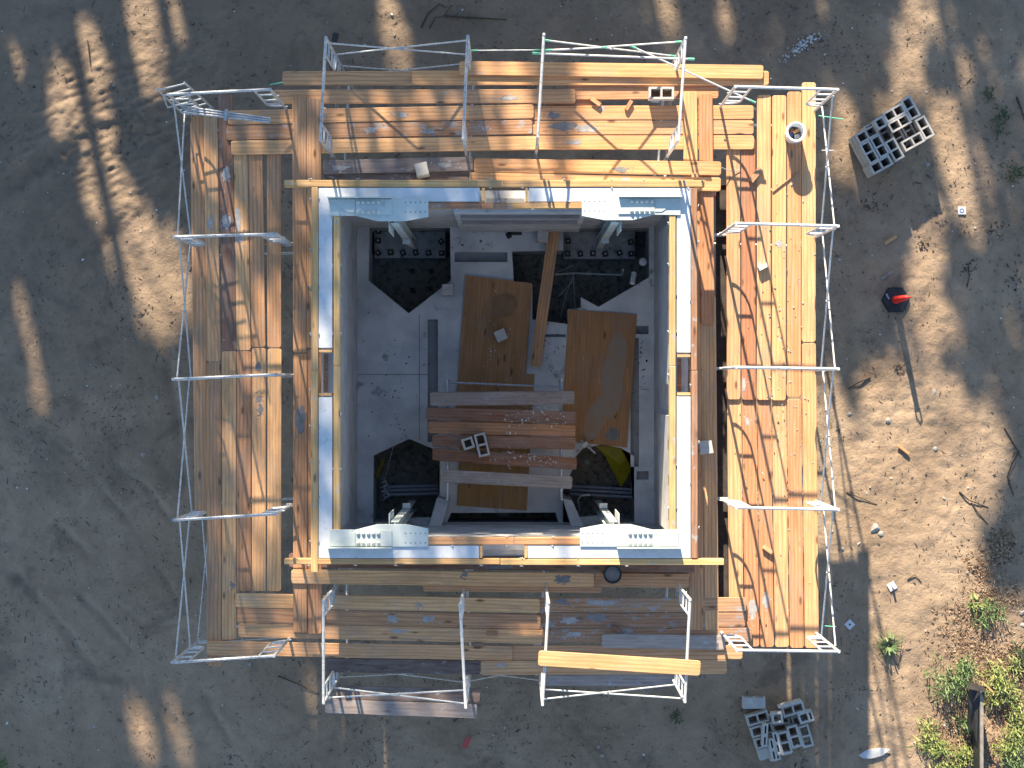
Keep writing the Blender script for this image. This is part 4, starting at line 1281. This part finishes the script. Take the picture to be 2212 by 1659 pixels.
# ------------------------------------------------------------------ things on the deck
t = thing('bucket', 'white bucket of scraps on the north-east deck', 'bucket', P(1720, 285, DECK) - Vector((0, 0, 0.04)))
pb = P(1720, 285, DECK + .33)
t.location = (pb.x, pb.y, DECK - .043)
MB().lathe([(0, .002), (.125, .002), (.13, .01), (.148, .36), (.158, .362), (.160, .374), (.150, .378), (.124, .374), (.120, .36), (.115, .02), (0, .02)], 28).build('shell', M['bucket'], t)
MB().lathe([(.150, .30), (.161, .30), (.161, .318), (.150, .318)], 28).build('rim_band', M['bucket'], t)
MB().tube([(.155 * math.cos(a), .155 * math.sin(a), .32 - .22 * math.sin(max(0, (a - 3.0)) / 3.2 * math.pi)) for a in np.linspace(3.0, 6.2, 12)], 0.004, 5).build('handle', M['galv'], t)
for i, (mt, c, d, r) in enumerate((('fresh', (.03, .04, .12), (.10, .05, .10), .5), ('blue', (-.05, -.02, .10), (.09, .07, .06), 1.2), ('white', (.05, -.04, .12), (.08, .07, .06), .2), ('rustform', (-.03, .05, .11), (.07, .06, .08), 2.0), ('bolt_dark', (.0, -.06, .10), (.09, .05, .06), .9))):
    MB().box(c, d, r).build('scrap', M[mt], t)
pb = P(1323, 1240, DECK + .3)
t = thing('black_pail', 'round black pail on the plank beside the south beam', 'pail', (pb.x, pb.y, DECK + .09))
MB().lathe([(0, 0), (.12, 0), (.138, .26), (.146, .262), (.146, .275), (.13, .275), (.12, .235), (0, .23)], 16).build('shell', M['black'], t)
MB().lathe([(0, .24), (.118, .24)], 16).build('wet_mix', M['mortar_dark'], t)


def scrap(x, y, z, L, W, H, ang, mat, label, name='wood_scrap'):
    o = MB().box((0, 0, H / 2), (L, W, H)).build(name, M[mat], None, P(x, y, z), math.radians(-ang))
    o.modifiers.new('bevel', 'BEVEL').width = 0.004
    return tag(o, label, 'scrap')


scrap(1632, 378, DECK - .042, .27, .09, .06, -52, 'mortared', 'tan wood offcut with a dark end on the sunlit east deck near the bucket')
scrap(1647, 577, DECK - .042, .16, .075, .09, -27, 'cmu', 'white block fragment on the upper part of the east deck', 'block_fragment')
scrap(1658, 1187, DECK - .088, .17, .07, .06, 35, 'mortared', 'grey offcut on the lower part of the east deck')
scrap(1287, 221, DECK + .005, .17, .06, .05, 36, 'brown', 'left one of two small wood blocks on the north deck')
scrap(1358, 228, DECK + .005, .17, .06, .05, -58, 'brown', 'right one of two small wood blocks on the north deck, upright')
scrap(1063, 1368, DECK + .05, .17, .07, .05, 2, 'brown', 'short wood block lying on the arrow-grained south plank')
scrap(1033, 1392, DECK + .02, .16, .06, .05, 2, 'dark', 'dark wood block wedged in the slot of the south deck')
scrap(1331, 1357, DECK + .005, .17, .06, .05, 30, 'dark', 'dark stick of wood on the mortar-smeared south planks')
scrap(1510, 1233, DECK + .14, .10, .06, .06, 90, 'fresh', 'bright wood cleat under the south-east end of the form board')
scrap(1502, 380, DECK + .19, .06, .12, .05, 90, 'fresh', 'small bright cleat at the north-east form corner')
o = MB().tube([P(1669, 415, DECK - .03), P(1726, 370, DECK - .03)], 0.011, 6).build('trowel_rod', M['rustform'])
tag(o, 'thin reddish rod lying below the white bucket', 'rod')
o = MB().tube([P(1560, 362, DECK + .1), P(1577, 370, DECK), P(1598, 367, DECK - .03)], 0.006, 5).build('wire', M['galv'])
tag(o, 'short bent wire at the east end of the north wall planks', 'wire')
t = thing('red_container', 'red container glimpsed in the gap by the north-east corner', 'container', P(1561, 424, 2.2))
MB().lathe([(0, 0), (.14, 0), (.14, .3), (.05, .36), (.05, .4), (0, .4)], 12).build('shell', M['red_plastic'], t)
scrap(1559, 870, 3.36, .19, 7.0, .05, 0, 'black_board', 'dark weathered board seen down the gap of the east deck, extended to block sunlight')  # board darkened and lengthened to stop sunlight falling through the deck gap

# ------------------------------------------------------------------ on the ground
p = G(1933.5, 648)
t = thing('delineator_post', 'red delineator post on a black hexagonal base, east of the deck', 'traffic post', (p.x, p.y, p.z))
hexa = [(.255 * math.cos(a), .255 * math.sin(a)) for a in [math.pi / 3 * k for k in range(6)]]
hex2 = [(.235 * math.cos(a), .235 * math.sin(a)) for a in [math.pi / 3 * k for k in range(6)]]
b_ = MB()
b_.prism(hexa, -.02, .05)
b_.prism(hex2, .05, .07)
b_.build('base', M['black'], t)
MB().box((-.15, .06, .078), (.03, .11, .012), .5).build('grip', M['conduit'], t)
MB().lathe([(.075, .07), (.06, .12), (.052, .55), (.045, .88), (.03, .92), (0, .92)], 14).build('post', M['red_plastic'], t)
MB().lathe([(.062, .35), (.0625, .36), (.059, .47), (.058, .48)], 14).build('band', M['red_plastic'], t)
MB().tube([(-.04, 0, .9), (-.045, 0, 1.0), (0, 0, 1.04), (.045, 0, 1.0), (.04, 0, .9)], 0.016, 6).build('handle', M['red_plastic'], t)


def target(x, y, ang, label, ring):
    p = G(x, y)
    t = thing('marker_plate', label, 'marker plate', (p.x, p.y, p.z + .01), math.radians(ang), 'square marker plates on the sand')
    h = .07
    MB().box((0, 0, .006), (2 * h, 2 * h, .012)).build('plate', M['white'], t)
    if ring:
        MB().lathe([(.042, .0125), (.042, .016), (.026, .016), (.026, .0125)], 20).build('ring', M['blue'], t)
    else:
        MB().lathe([(.02, .0128), (0, .0128)], 12).build('hole', M['bolt_dark'], t)


target(2077, 455, 0, 'white square marker with a blue ring on the sand', True)
target(1835.5, 1349, 45, 'white diamond-turned marker with a black dot by the south-east corner', False)
target(1926, 1266, 30, 'white marker on the sunlit sand casting a dark short shadow', False)
o = MB().tube([G(1927, 1266) + Vector((0, 0, 0)), G(1928, 1267) + Vector((0, 0, .12))], .02, 8).build('stake', M['white'])
tag(o, 'short white stake beside the sunlit marker', 'stake')


def stone(x, y, r, label, mat='stone', name='stone', seed=0, flat=.38, thinn=False):
    r *= .72
    rr = random.Random(seed or int(x * 13 + y))
    bm = bmesh.new()
    bmesh.ops.create_icosphere(bm, subdivisions=1, radius=r)
    for v in bm.verts:
        v.co *= rr.uniform(.55, 1.3)
        v.co.x *= 1.25
        v.co.z *= flat
    me_ = bpy.data.meshes.new(name)
    bm.to_mesh(me_)
    bm.free()
    p = G(x, y)
    o = link(name, me_, M[mat], None, (p.x, p.y, p.z + r * flat * .4), rr.uniform(0, 6))
    return tag(o, label, 'stone', 'stones on the sand')


for x, y, r, lb in ((2004, 355, .06, 'pale flat stone just south of the upper block stack'), (310, 982, .05, 'pale stone left of the west deck, lower of two near the middle frame'), (340, 858, .055, 'pale broken stone left of the middle west frame'),
                    (538, 1434, .06, 'white stone below the south-west corner frame'), (1892, 1140, .13, 'largest pale rock on the sunlit sand east of the deck'), (1901, 1153, .08, 'smaller rock touching the largest pale rock'),
                    (2020, 970, .07, 'pale wedge stone on the sunlit sand at right'), (1835, 895, .055, 'white chip on the shaded sand right of the middle east frame'), (1918, 908, .07, 'flat grey chip east of the delineator'),
                    (2018, 846, .06, 'pale round stone in shade at right'), (1300, 1632, .05, 'pale stone near the bottom edge below the south frames'), (1292, 1612, .04, 'smaller pale chip above the bottom-edge stone'),
                    (1975, 1625 - 20, .04, 'tiny pale stone on the lower right sand'), (2208, 1322, .07, 'upper white stone at the right edge'), (2209, 1350, .07, 'lower white stone at the right edge'),
                    (1820, 1185, .045, 'grey pebble on the shaded strip by the east deck'), (1855, 1175, .04, 'dark red pebble by the first sunlit patch east of the deck'), (205, 1570 - 1, .045, 'white pebble on the lower left sand')):
    stone(x, y, r, lb)
scrap(1951, 966 + 5, 0.01, .25, .05, .03, 38, 'fresh', 'bright yellow stick of lumber on the sunlit sand')
scrap(1923, 518, 0.01, .24, .06, .04, -33, 'form', 'small tan offcut on the sand between stack and delineator')
scrap(1915, 594, 0.01, .25, .05, .03, -35, 'weathered', 'dull wood strip on the shaded sand above the delineator')
scrap(1008, 1604, 0.03, .22, .09, .02, -60, 'red_scrap', 'crumpled red wrapper on the sand below the south deck', 'wrapper')
scrap(724, 81, 0.02, .10, .16, .03, 12, 'bolt_dark', 'small black scrap beside the top of the westmost north frame')
# plastic sheet
m = MB()
sp_ = [(1853, 1630), (1872, 1618), (1900, 1614), (1921, 1617), (1906, 1630), (1882, 1637), (1864, 1637)]
c = G(1888, 1626)
m.prism([((G(x, y) - c).x, (G(x, y) - c).y) for x, y in sp_], 0.03, .045)
tag(m.build('plastic_sheet', M['plastic_sheet'], None, (c.x, c.y, c.z + .005)), 'white leaf-shaped scrap of sheeting at the sunlit edge near the bottom', 'sheeting')

# sticks and roots
def stick(pts, r, label, mat='stick', cat='stick'):
    q = [G(x, y) + Vector((0, 0, r * .8 + h)) for x, y, h in pts]
    c = q[0].copy()
    o = MB().tube([p - c for p in q], r, 5, True, r * .5).build('stick', M[mat], None, c)
    return tag(o, label, cat, 'sticks on the sand')


for pts, r, lb in (([(962, 36, .02), (1030, 40, .02), (1095, 44, .03)], .022, 'straight dark rod lying on the sand above the north deck'),
                   ([(910, 60, 0), (925, 30, .03), (950, 10, .03), (962, 18, 0)], .018, 'looping dark root left of the straight rod'),
                   ([(928, 62, 0), (940, 40, .03), (960, 36, .02), (975, 12, 0)], .012, 'thin branching twig under the looping root'),
                   ([(2072, 1062, 0), (2092, 1080, .03), (2135, 1096, 0)], .016, 'long bent stick ending the sunlit sand at right'),
                   ([(2098, 1100 - 14, 0), (2110, 1105, .02), (2134, 1133, 0)], .014, 'stick leading into the dark leaf litter at right'),
                   ([(2222 - 20, 975, 0), (2186, 1000, .04), (2176, 1030, .02), (2190, 1070, 0)], .018, 'forked dark branch in the shade at the right edge'),
                   ([(2170, 925, 0), (2185, 950, .02), (2208, 990, 0)], .014, 'long thin twig near the right edge above the forked branch'),
                   ([(1828, 1063, 0), (1850, 1072, .02), (1895, 1090, 0)], .012, 'twig at the left edge of the first sunlit patch'),
                   ([(1880, 823 - 8, 0), (1855, 825, .04), (1832, 840, 0)], .02, 'dark crooked stick right of the middle east frame'),
                   ([(190, 88, .02), (193, 115, .03), (196, 145, .02)], .013, 'thin upright stick in the left sunlit streak'),
                   ([(2195, 210, 0), (2205, 240, .02), (2212, 260, 0)], .02, 'dark stick at the right edge beside green weeds'),
                   ([(2088, 635 - 15, 0), (2092, 600, .02), (2092, 570, 0)], .012, 'straight twig above the dark clump at right'),
                   ([(1960, 1252, 0), (1975, 1240, .02), (1990, 1258, 0)], .012, 'bent twig on the sunlit sand beside the white marker'),
                   ([(600, 1460, 0), (640, 1475, .02), (690, 1500, 0)], .012, 'dark twig on the sand below the south-west corner'),
                   ([(980, 1500 + 60, 0), (1010, 1530, .02), (1040, 1510, 0)], .01, 'thin curved root emerging below the south frames')):
    stick(pts, r, lb)
# gravel heap
r = random.Random(5)
m = MB()
c = G(1730, 100)
for _ in range(170):
    x, y = r.gauss(0, .17), r.gauss(0, .10)
    x, y = x * .85 - y * -.5, y * .85 + x * .45
    s = r.uniform(.012, .034)
    m.box((x, y, s * .4), (s, s * r.uniform(.7, 1.2), s * .8), r.uniform(0, 3))
tag(m.build('gravel', M['crumbs'], None, c), 'small spill of grey gravel on the sand north-east of the deck', 'gravel', None, 'stuff')

# scattered bark chips, twigs and pale crumbs over the sand
def outside(x, y):
    return not (B_X0 - .02 < x < B_X1 + .02 and B_Y0 - .02 < y < B_Y1 + .02)


m = MB()
n = 0
cl = [(rng.uniform(-10, 10), rng.uniform(-7.4, 7.4)) for _ in range(240)]
while n < 8500:
    if rng.random() < .55:
        cx_, cy_ = cl[int(rng.integers(0, len(cl)))]
        x, y = cx_ + rng.normal(0, .22), cy_ + rng.normal(0, .22)
    else:
        x, y = rng.uniform(-10, 10), rng.uniform(-7.5, 7.5)
    if not outside(x, y):
        continue
    n += 1
    L = rng.choice([.012, .02, .03, .05, .09], p=[.3, .3, .22, .13, .05]) * rng.uniform(.8, 1.4)
    W = min(L * .5, rng.uniform(.006, .014))
    a = rng.uniform(0, 6.28)
    z = gz(x, y)
    dx, dy = math.cos(a) * L / 2, math.sin(a) * L / 2
    px_, py_ = -math.sin(a) * W / 2, math.cos(a) * W / 2
    h = .004 + W * .5
    m.add([(x - dx + px_, y - dy + py_, z), (x - dx - px_, y - dy - py_, z), (x + dx - px_, y + dy - py_, z + h), (x + dx + px_, y + dy + py_, z + h), (x, y, z + 2 * h)], [(0, 1, 4), (1, 2, 4), (2, 3, 4), (3, 0, 4)])
tag(m.build('bark_chips', M['chips']), 'dark bark chips and twiglets strewn over the sand', 'debris', None, 'stuff')
m = MB()
n = 0
while n < 1500:
    x, y = rng.uniform(-10, 10), rng.uniform(-7.5, 7.5)
    if not outside(x, y):
        continue
    n += 1
    s = rng.choice([.007, .011, .018, .028], p=[.45, .33, .17, .05])
    z = gz(x, y)
    m.box((x, y, z + s * .3), (s * rng.uniform(.8, 1.6), s, s * .8), rng.uniform(0, 3))
tag(m.build('pale_crumbs', M['crumbs']), 'tiny pale pebbles strewn over the sand', 'debris', None, 'stuff')

# ------------------------------------------------------------------ planted corner
def leaf(m, base, d, L, W, droop, r):
    side = Vector((-d.y, d.x, 0)).normalized() * W / 2
    up = Vector((0, 0, 1))
    p0, p1, p2 = base, base + d * L * .5 + up * L * .35, base + d * L + up * (L * .35 - droop * L)
    m.add([p0 - side * .4, p0 + side * .4, p1 + side, p1 - side, p2 + side * .15, p2 - side * .15], [(0, 1, 2, 3), (3, 2, 4, 5)])


def weed(x, y, rad, n, mat, label, L=(.09, .24), W=(.010, .028), h=.25, name='weed', seed=0, cat='plant'):
    r = random.Random(seed or int(x * 3 + y * 7))
    c = G(x, y)
    t = thing(name, label, cat, c, 0, 'plants in the sand')
    m = MB()
    subs = [(r.uniform(0, 6.28), rad * math.sqrt(r.random()) * .95, r.uniform(.25, .5) * rad) for _ in range(9)]
    for _ in range(int(n * .8)):
        sa, sq, sr = subs[r.randrange(9)]
        ax, ay = sq * math.cos(sa) + r.gauss(0, sr * .55), sq * math.sin(sa) + r.gauss(0, sr * .55)
        a, q = math.atan2(ay, ax), min(math.hypot(ax, ay), rad * 1.4)
        b0 = Vector((q * math.cos(a), q * math.sin(a), r.uniform(0, h) * max(.15, 1 - (q / rad) ** 2 * .6)))
        a2 = r.uniform(0, 6.28)
        leaf(m, b0, Vector((math.cos(a2), math.sin(a2), r.uniform(-.1, .4))), r.uniform(*L), r.uniform(*W), r.uniform(.1, .7), r)
    m.build('foliage', M[mat], t)
    s = MB()
    for _ in range(max(3, n // 40)):
        a = r.uniform(0, 6.28)
        q = rad * .7 * r.random()
        s.tube([(0, 0, -.02), (q * math.cos(a), q * math.sin(a), h * .8)], .006, 4)
    s.build('stem', M['stick'], t)
    return t


weed(2050, 1462, .38, 420, 'leaf_green', 'round green bush left of the black fence end', h=.4)
weed(2160, 1470, .42, 420, 'leaf_yellow', 'yellow-green bush right of the black fence end', h=.32)
weed(2195, 1545, .36, 300, 'leaf_yellow', 'yellow-green bush at the right edge below the fence end', h=.3)
weed(2175, 1600, .34, 260, 'leaf_yellow', 'yellow-green weeds right of the fence near the bottom', h=.26)
weed(2205, 1650, .36, 260, 'leaf_green', 'green weeds at the bottom right corner', h=.26)
weed(2085, 1560, .16, 90, 'leaf_green', 'small green tuft left of the fence, beside a white stone', h=.16)
weed(1995, 1590, .24, 170, 'leaf_yellow', 'yellow-green weeds on the sunlit sand left of the fence', h=.2)
weed(2030, 1640, .30, 220, 'leaf_yellow', 'yellow-green weeds at the bottom edge left of the fence', h=.2)
weed(2085, 1630, .2, 130, 'leaf_yellow', 'small yellow weeds touching the fence near the bottom', h=.16)
weed(2135, 1322, .24, 130, 'leaf_green', 'loose green weeds in the brown leaf litter at right', h=.2)
weed(2105, 1300, .12, 50, 'leaf_yellow', 'thin yellowish weeds beside the leaf litter at right', h=.12)
weed(2166, 268, .2, 90, 'leaf_dark', 'dark green weeds right of the upper block stack', (.06, .12), (.012, .025), .12)
weed(2186, 378, .22, 90, 'leaf_dark', 'dark green weeds at the right edge below the upper stack', (.06, .12), (.012, .025), .12)
weed(2140, 205, .12, 40, 'leaf_dark', 'small dark weed near the right edge at the top', (.06, .1), (.012, .02), .1)
weed(1462, 1545 - 2, .12, 40, 'leaf_dark', 'dim green weed below the eastmost south frame', (.06, .12), (.012, .025), .12)
weed(0, 1648, .16, 70, 'leaf_green', 'green weed at the bottom left corner', (.08, .16), (.015, .03), .18)
weed(2205, 1420, .2, 90, 'leaf_dark', 'dark weeds at the right edge above the yellow bushes', h=.18)
# palmetto seedling
c = G(1918, 1393)
t = thing('palm_seedling', 'spiky palm seedling on the edge of the sunlit strip', 'plant', c, 0, 'plants in the sand')
m = MB()
r = random.Random(3)
for k in range(26):
    a = 6.28 * k / 26 + r.uniform(-.1, .1)
    leaf(m, Vector((0, 0, .02)), Vector((math.cos(a), math.sin(a), .15)), r.uniform(.16, .34), .028, r.uniform(.3, .8), r)
m.build('fronds', M['leaf_green'], t)
MB().tube([(0, 0, -.03), (0, 0, .06)], .02, 6).build('stem', M['stick'], t)


def leaf_litter(name, label, regions, n, mat, seed, size=(.02, .055)):
    r = random.Random(seed)
    m = MB()
    for _ in range(n):
        x, y, rx, ry = regions[r.randrange(len(regions))]
        p = G(r.gauss(x, rx * .5), r.gauss(y, ry * .5))
        s = r.uniform(*size)
        a = r.uniform(0, 6.28)
        d = Vector((math.cos(a), math.sin(a), 0))
        e = Vector((-d.y, d.x, 0)) * s * .35
        h = Vector((0, 0, r.uniform(.004, .025)))
        m.add([p - d * s + h * .5, p + e + h, p + d * s + h * .3, p - e + h * 1.2], [(0, 1, 2, 3)])
    tag(m.build(name, M[mat]), label, 'leaf litter', None, 'stuff')


leaf_litter('leaf_litter', 'brown dry leaves under the bushes at the lower right', [(2120, 1420, 70, 60), (2180, 1440, 60, 60), (2150, 1560, 80, 100), (2060, 1580, 50, 80), (2120, 1640, 90, 50), (2080, 1360, 60, 70), (2150, 1300, 60, 50), (2120, 1240, 40, 60), (2165, 1180, 30, 40), (2190, 1500, 50, 80)], 4500, 'litter', 4, (.014, .045))
leaf_litter('pine_straw', 'dark brown straw clumps on the sand at the upper right', [(2150, 500, 25, 25), (2090, 580, 18, 18), (1880, 440, 30, 20), (2000, 530, 25, 14), (1945, 800, 12, 14), (2190, 600, 25, 40)], 220, 'chips', 6, (.012, .04))

# ------------------------------------------------------------------ low fence in the lower right corner
fa, fb = P(2121, 1490, .62), P(2121, 1680, .62)
t = thing('silt_fence', 'low fence with grey top board and torn black sheeting at its end', 'fence', (fa.x, fa.y, 0))
Lf = fa.y - fb.y
MB().box((0, -Lf / 2, .60), (.055, Lf, .045)).build('top_board', M['weathered'], t)
MB().box((-.03, -Lf / 2, .29), (.012, Lf - .02, .58)).build('fabric_panel', M['black'], t)
MB().box((.02, -.05, .31), (.07, .07, .62)).build('post', M['weathered'], t)
MB().box((.02, -Lf + .1, .30), (.07, .07, .60)).build('post', M['weathered'], t)
m = MB()
m.add([(-.20, .02, .64), (-.05, .03, .60), (.06, .0, .66), (-.21, -.10, .45), (-.12, -.22, .52), (-.05, -.35, .56), (-.17, -.38, .3), (-.10, -.75, .40), (-.055, -.98, .50), (-.15, -.9, .12)],
      [(0, 1, 4, 3), (1, 2, 5, 4), (3, 4, 7, 6), (4, 5, 8, 7), (6, 7, 9)])
o = m.build('torn_sheeting', M['black'], t)
o.modifiers.new('solid', 'SOLIDIFY').thickness = .01
m = MB()
m.box((-.10, .05, .70), (.30, .10, .035), -.22)
m.build('cap_board', M['black_board'], t)
MB().box((.07, .07, .73), (.27, .025, .03), -.75).build('splinter', M['form'], t)

# ------------------------------------------------------------------ pines beyond the north edge: they cast the dappled shade
cE, sE = math.cos(SUN_EL), math.sin(SUN_EL)


def uv(x, y, z):
    w = SX * x + SY * y
    return SY * x - SX * y, z * cE - w * sE


GAPS = []


def gap(px, py, rx, ry, z=0.0, grow=0.11):
    p = P(px, py, z)
    u, v = uv(p.x, p.y, z)
    s = sc(z)
    grow += 0.07 if (150 < px < 420 and py < 900 and z == 0) else -0.06 if (px < 420 and py > 900 and z == 0) else -0.03 if (px < 150 and z == 0) else (-0.05 if (px > 1700 and py < 700) else 0)
    GAPS.append((u, v, rx / s + grow, ry / s * sE + grow))


for g in ((195, 130, 22, 62), (202, 245, 30, 70), (222, 395, 34, 60), (262, 480, 36, 60), (300, 555, 58, 80), (330, 640, 38, 70), (378, 590, 26, 80), (128, 155, 22, 42), (132, 255, 26, 60), (318, 120, 18, 70), (345, 30, 34, 50), (300, 20, 22, 40),
          (36, 130, 10, 40), (58, 690, 18, 75), (84, 835, 18, 55), (848, 70, 24, 80), (868, 115, 22, 40), (1428, 25, 34, 55), (1560, 30, 12, 40), (1965, 115, 30, 62), (1955, 160, 34, 50), (2032, 30, 22, 60), (2080, 150, 22, 60), (1985, 45, 20, 50),
          (2055, 280, 40, 70), (2075, 360, 44, 60), (2090, 430, 40, 60), (1990, 470, 36, 34), (2010, 540, 30, 30), (1985, 560, 22, 40), (2120, 470, 25, 40), (1830, 270, 24, 50), (1812, 340, 20, 30), (1920, 230, 30, 20),
          (2005, 640, 36, 60), (2030, 690, 40, 50), (1990, 720, 34, 50), (1900, 850, 40, 55), (1895, 930, 36, 70), (1960, 820, 36, 40), (1960, 900, 30, 50), (1940, 980, 50, 60), (2020, 960, 34, 80), (2100, 1010, 45, 90), (2090, 930, 30, 50), (2060, 870, 26, 50), (2150, 960, 20, 50),
          (1880, 1010, 26, 50), (1900, 1090, 50, 60), (1960, 1110, 60, 80), (2040, 1080, 30, 60), (1920, 1180, 60, 60), (1990, 1200, 80, 70), (2080, 1180, 30, 40), (1830, 1220, 30, 40),
          (290, 1545, 18, 34), (310, 1600, 20, 50), (370, 1530, 12, 60), (395, 1600, 16, 60)):
    gap(*g)
for g in ((1925, 235, 24, 22), (1950, 300, 20, 22)):
    gap(*g, z=0.4, grow=.03)
for g in ((515, 505, 14, 24), (535, 580, 9, 30), (568, 700, 10, 40), (600, 770, 14, 50), (612, 660, 12, 40), (655, 800, 14, 60), (690, 200, 10, 26), (1050, 205, 26, 18), (1110, 150, 20, 20), (1055, 148, 20, 16), (1130, 190, 22, 18), (905, 395, 24, 12), (1130, 425, 10, 16),
          (705, 1410, 14, 30), (580, 1403, 12, 18), (695, 1440, 18, 14), (660, 1210, 50, 10), (740, 1500, 12, 20), (630, 200, 12, 16)):
    gap(*g, z=DECK, grow=.04)
for g in ((700, 1190, 26, 26), (740, 1165, 46, 24), (790, 1150, 40, 26), (1120, 1165, 40, 14), (1090, 1215, 50, 12), (1150, 1150, 30, 20), (960, 1205, 24, 12)):
    gap(*g, z=WALL, grow=.05)
GA = np.array(GAPS)


def blocked_allowed(u, v):
    """True where foliage grows"""
    du = (u[:, None] - GA[None, :, 0]) / GA[None, :, 2]
    dv = (v[:, None] - GA[None, :, 1]) / GA[None, :, 3]
    ing = ((du ** 2 + dv ** 2) < 1).any(1)
    ub = np.where(v < 0.25, 30.0, 1.65 - (v - 2.0) * 0.55)
    ok = (~ing) & (u < ub)
    # the far right: low growth thins out above, a taller crown stands at the very edge
    east = u > 5.7
    wob = 0.3 * np.sin(u * 3.1 + 1.0) + 0.2 * np.sin(u * 7.3)
    edge = np.where(v < 2.2, 7.95 + 0.25 * np.sin(v * 6.0), 9.3)
    ok |= (~ing) & east & ((v < 0.7 + wob) | (u > edge))
    nz = np.sin(u * 4.1 + v * 2.3) + np.sin(v * 8.3 - u * 3.1 + 1.7) + 0.8 * np.sin(u * 9.7 + v * 5.9)
    ok |= (~ing) & (u > 6.0) & (v > 0.4) & (v < 2.3) & (nz > 0.15)
    ok &= ~((u > 5.0) & (v < 0.9) & (rng.random(len(u)) < 0.70))
    # thinner crowns where the west deck gets filtered light
    thin = (u < 1.4) & (v > 1.3) & (u > -5.1 - 0.12 * (v - 3.4))
    ok &= ~(thin & (rng.random(len(u)) < np.where((v > 1.9) & (v < 2.9) & (u > -4.6), 0.80, 0.845)))
    return ok


def pine(u0, w0, ztop, zlow, rad, n, seed, label):
    r = np.random.default_rng(seed)
    bx = SY * u0 + SX * w0
    by = -SX * u0 + SY * w0
    t = thing('pine_tree', label, 'tree', (bx, by, 0), 0, 'pines beyond the north edge')
    tr = MB()
    tr.tube([(0, 0, -.2), (.05, .03, 3), (-.04, .06, 8), (.05, 0, ztop * .75), (0, 0, ztop - .5)], .24, 9, True, .05)
    tr.build('trunk', M['bark'], t)
    lm = MB()
    for k in range(16):
        z = zlow + (ztop - zlow) * (k + .5) / 16
        a = r.uniform(0, 6.28)
        q = rad * .8 * (1 - ((z - zlow) / (ztop - zlow)) ** 2 * .6)
        lm.tube([(0, 0, z - .4), (q * .5 * math.cos(a), q * .5 * math.sin(a), z - .1), (q * math.cos(a), q * math.sin(a), z + .1)], .045, 5, True, .015)
    lm.build('limb', M['bark'], t)
    # clumped needles
    zz = r.uniform(zlow, ztop, n)
    fr = (zz - zlow) / (ztop - zlow)
    env = rad * np.sqrt(np.clip(1 - (2 * fr - 0.85) ** 2 * .62, .05, 1))
    a = r.uniform(0, 6.283, n)
    q = env * np.sqrt(r.random(n))
    cx_, cy_ = q * np.cos(a), q * np.sin(a)
    u, v = SY * (bx + cx_) - SX * (by + cy_), zz * cE - (SX * (bx + cx_) + SY * (by + cy_)) * sE
    k = blocked_allowed(u, v)
    cx_, cy_, zz = cx_[k], cy_[k], zz[k]
    nn = len(zz)
    if nn:
        S = r.uniform(.08, .15, nn)
        d1 = r.normal(size=(nn, 3))
        d1 /= np.linalg.norm(d1, axis=1)[:, None]
        d2 = np.cross(d1, r.normal(size=(nn, 3)))
        d2 /= np.linalg.norm(d2, axis=1)[:, None]
        C = np.stack([cx_, cy_, zz], 1)
        A, B = d1 * S[:, None] * 1.25, d2 * S[:, None] * .8
        V = np.stack([C - A - B, C + A - B, C + A + B, C - A + B], 1).reshape(-1, 3)
        me_ = bpy.data.meshes.new('crown')
        me_.vertices.add(4 * nn)
        me_.vertices.foreach_set('co', V.ravel())
        me_.loops.add(4 * nn)
        me_.loops.foreach_set('vertex_index', np.arange(4 * nn))
        me_.polygons.add(nn)
        me_.polygons.foreach_set('loop_start', np.arange(0, 4 * nn, 4))
        me_.polygons.foreach_set('loop_total', np.full(nn, 4))
        me_.update(calc_edges=True)
        link('crown', me_, M['needles'], t)


us = [-11.6, -9.9, -8.2, -6.5, -4.8, -3.1, -1.4, 0.3]
k = 0
NUM = ['first', 'second', 'third', 'fourth', 'fifth', 'sixth', 'seventh', 'eighth', 'ninth', 'tenth', 'eleventh', 'twelfth', 'thirteenth', 'fourteenth']
for i, u in enumerate(us):
    w0 = 27 + (i % 3) * 2.4
    zt = (6.4 + sE * w0) / cE
    zl = (-3.9 + sE * w0) / cE
    pine(u, w0, zt, zl, 2.3, 7000, 100 + i, 'tall pine out of view to the north, %s from the west' % NUM[k])
    k += 1
for i, u in enumerate([2.1, 3.8, 5.5, 7.2, 8.9, 10.6]):
    w0 = 26 + (i % 3) * 2.2
    zt = ((1.2 if u < 8 else 2.6) + sE * w0) / cE
    zl = (-4.2 + sE * w0) / cE
    pine(u, w0, zt, zl, 2.2, 5000, 200 + i, 'shorter pine out of view to the north, %s from the west' % NUM[k])
    k += 1
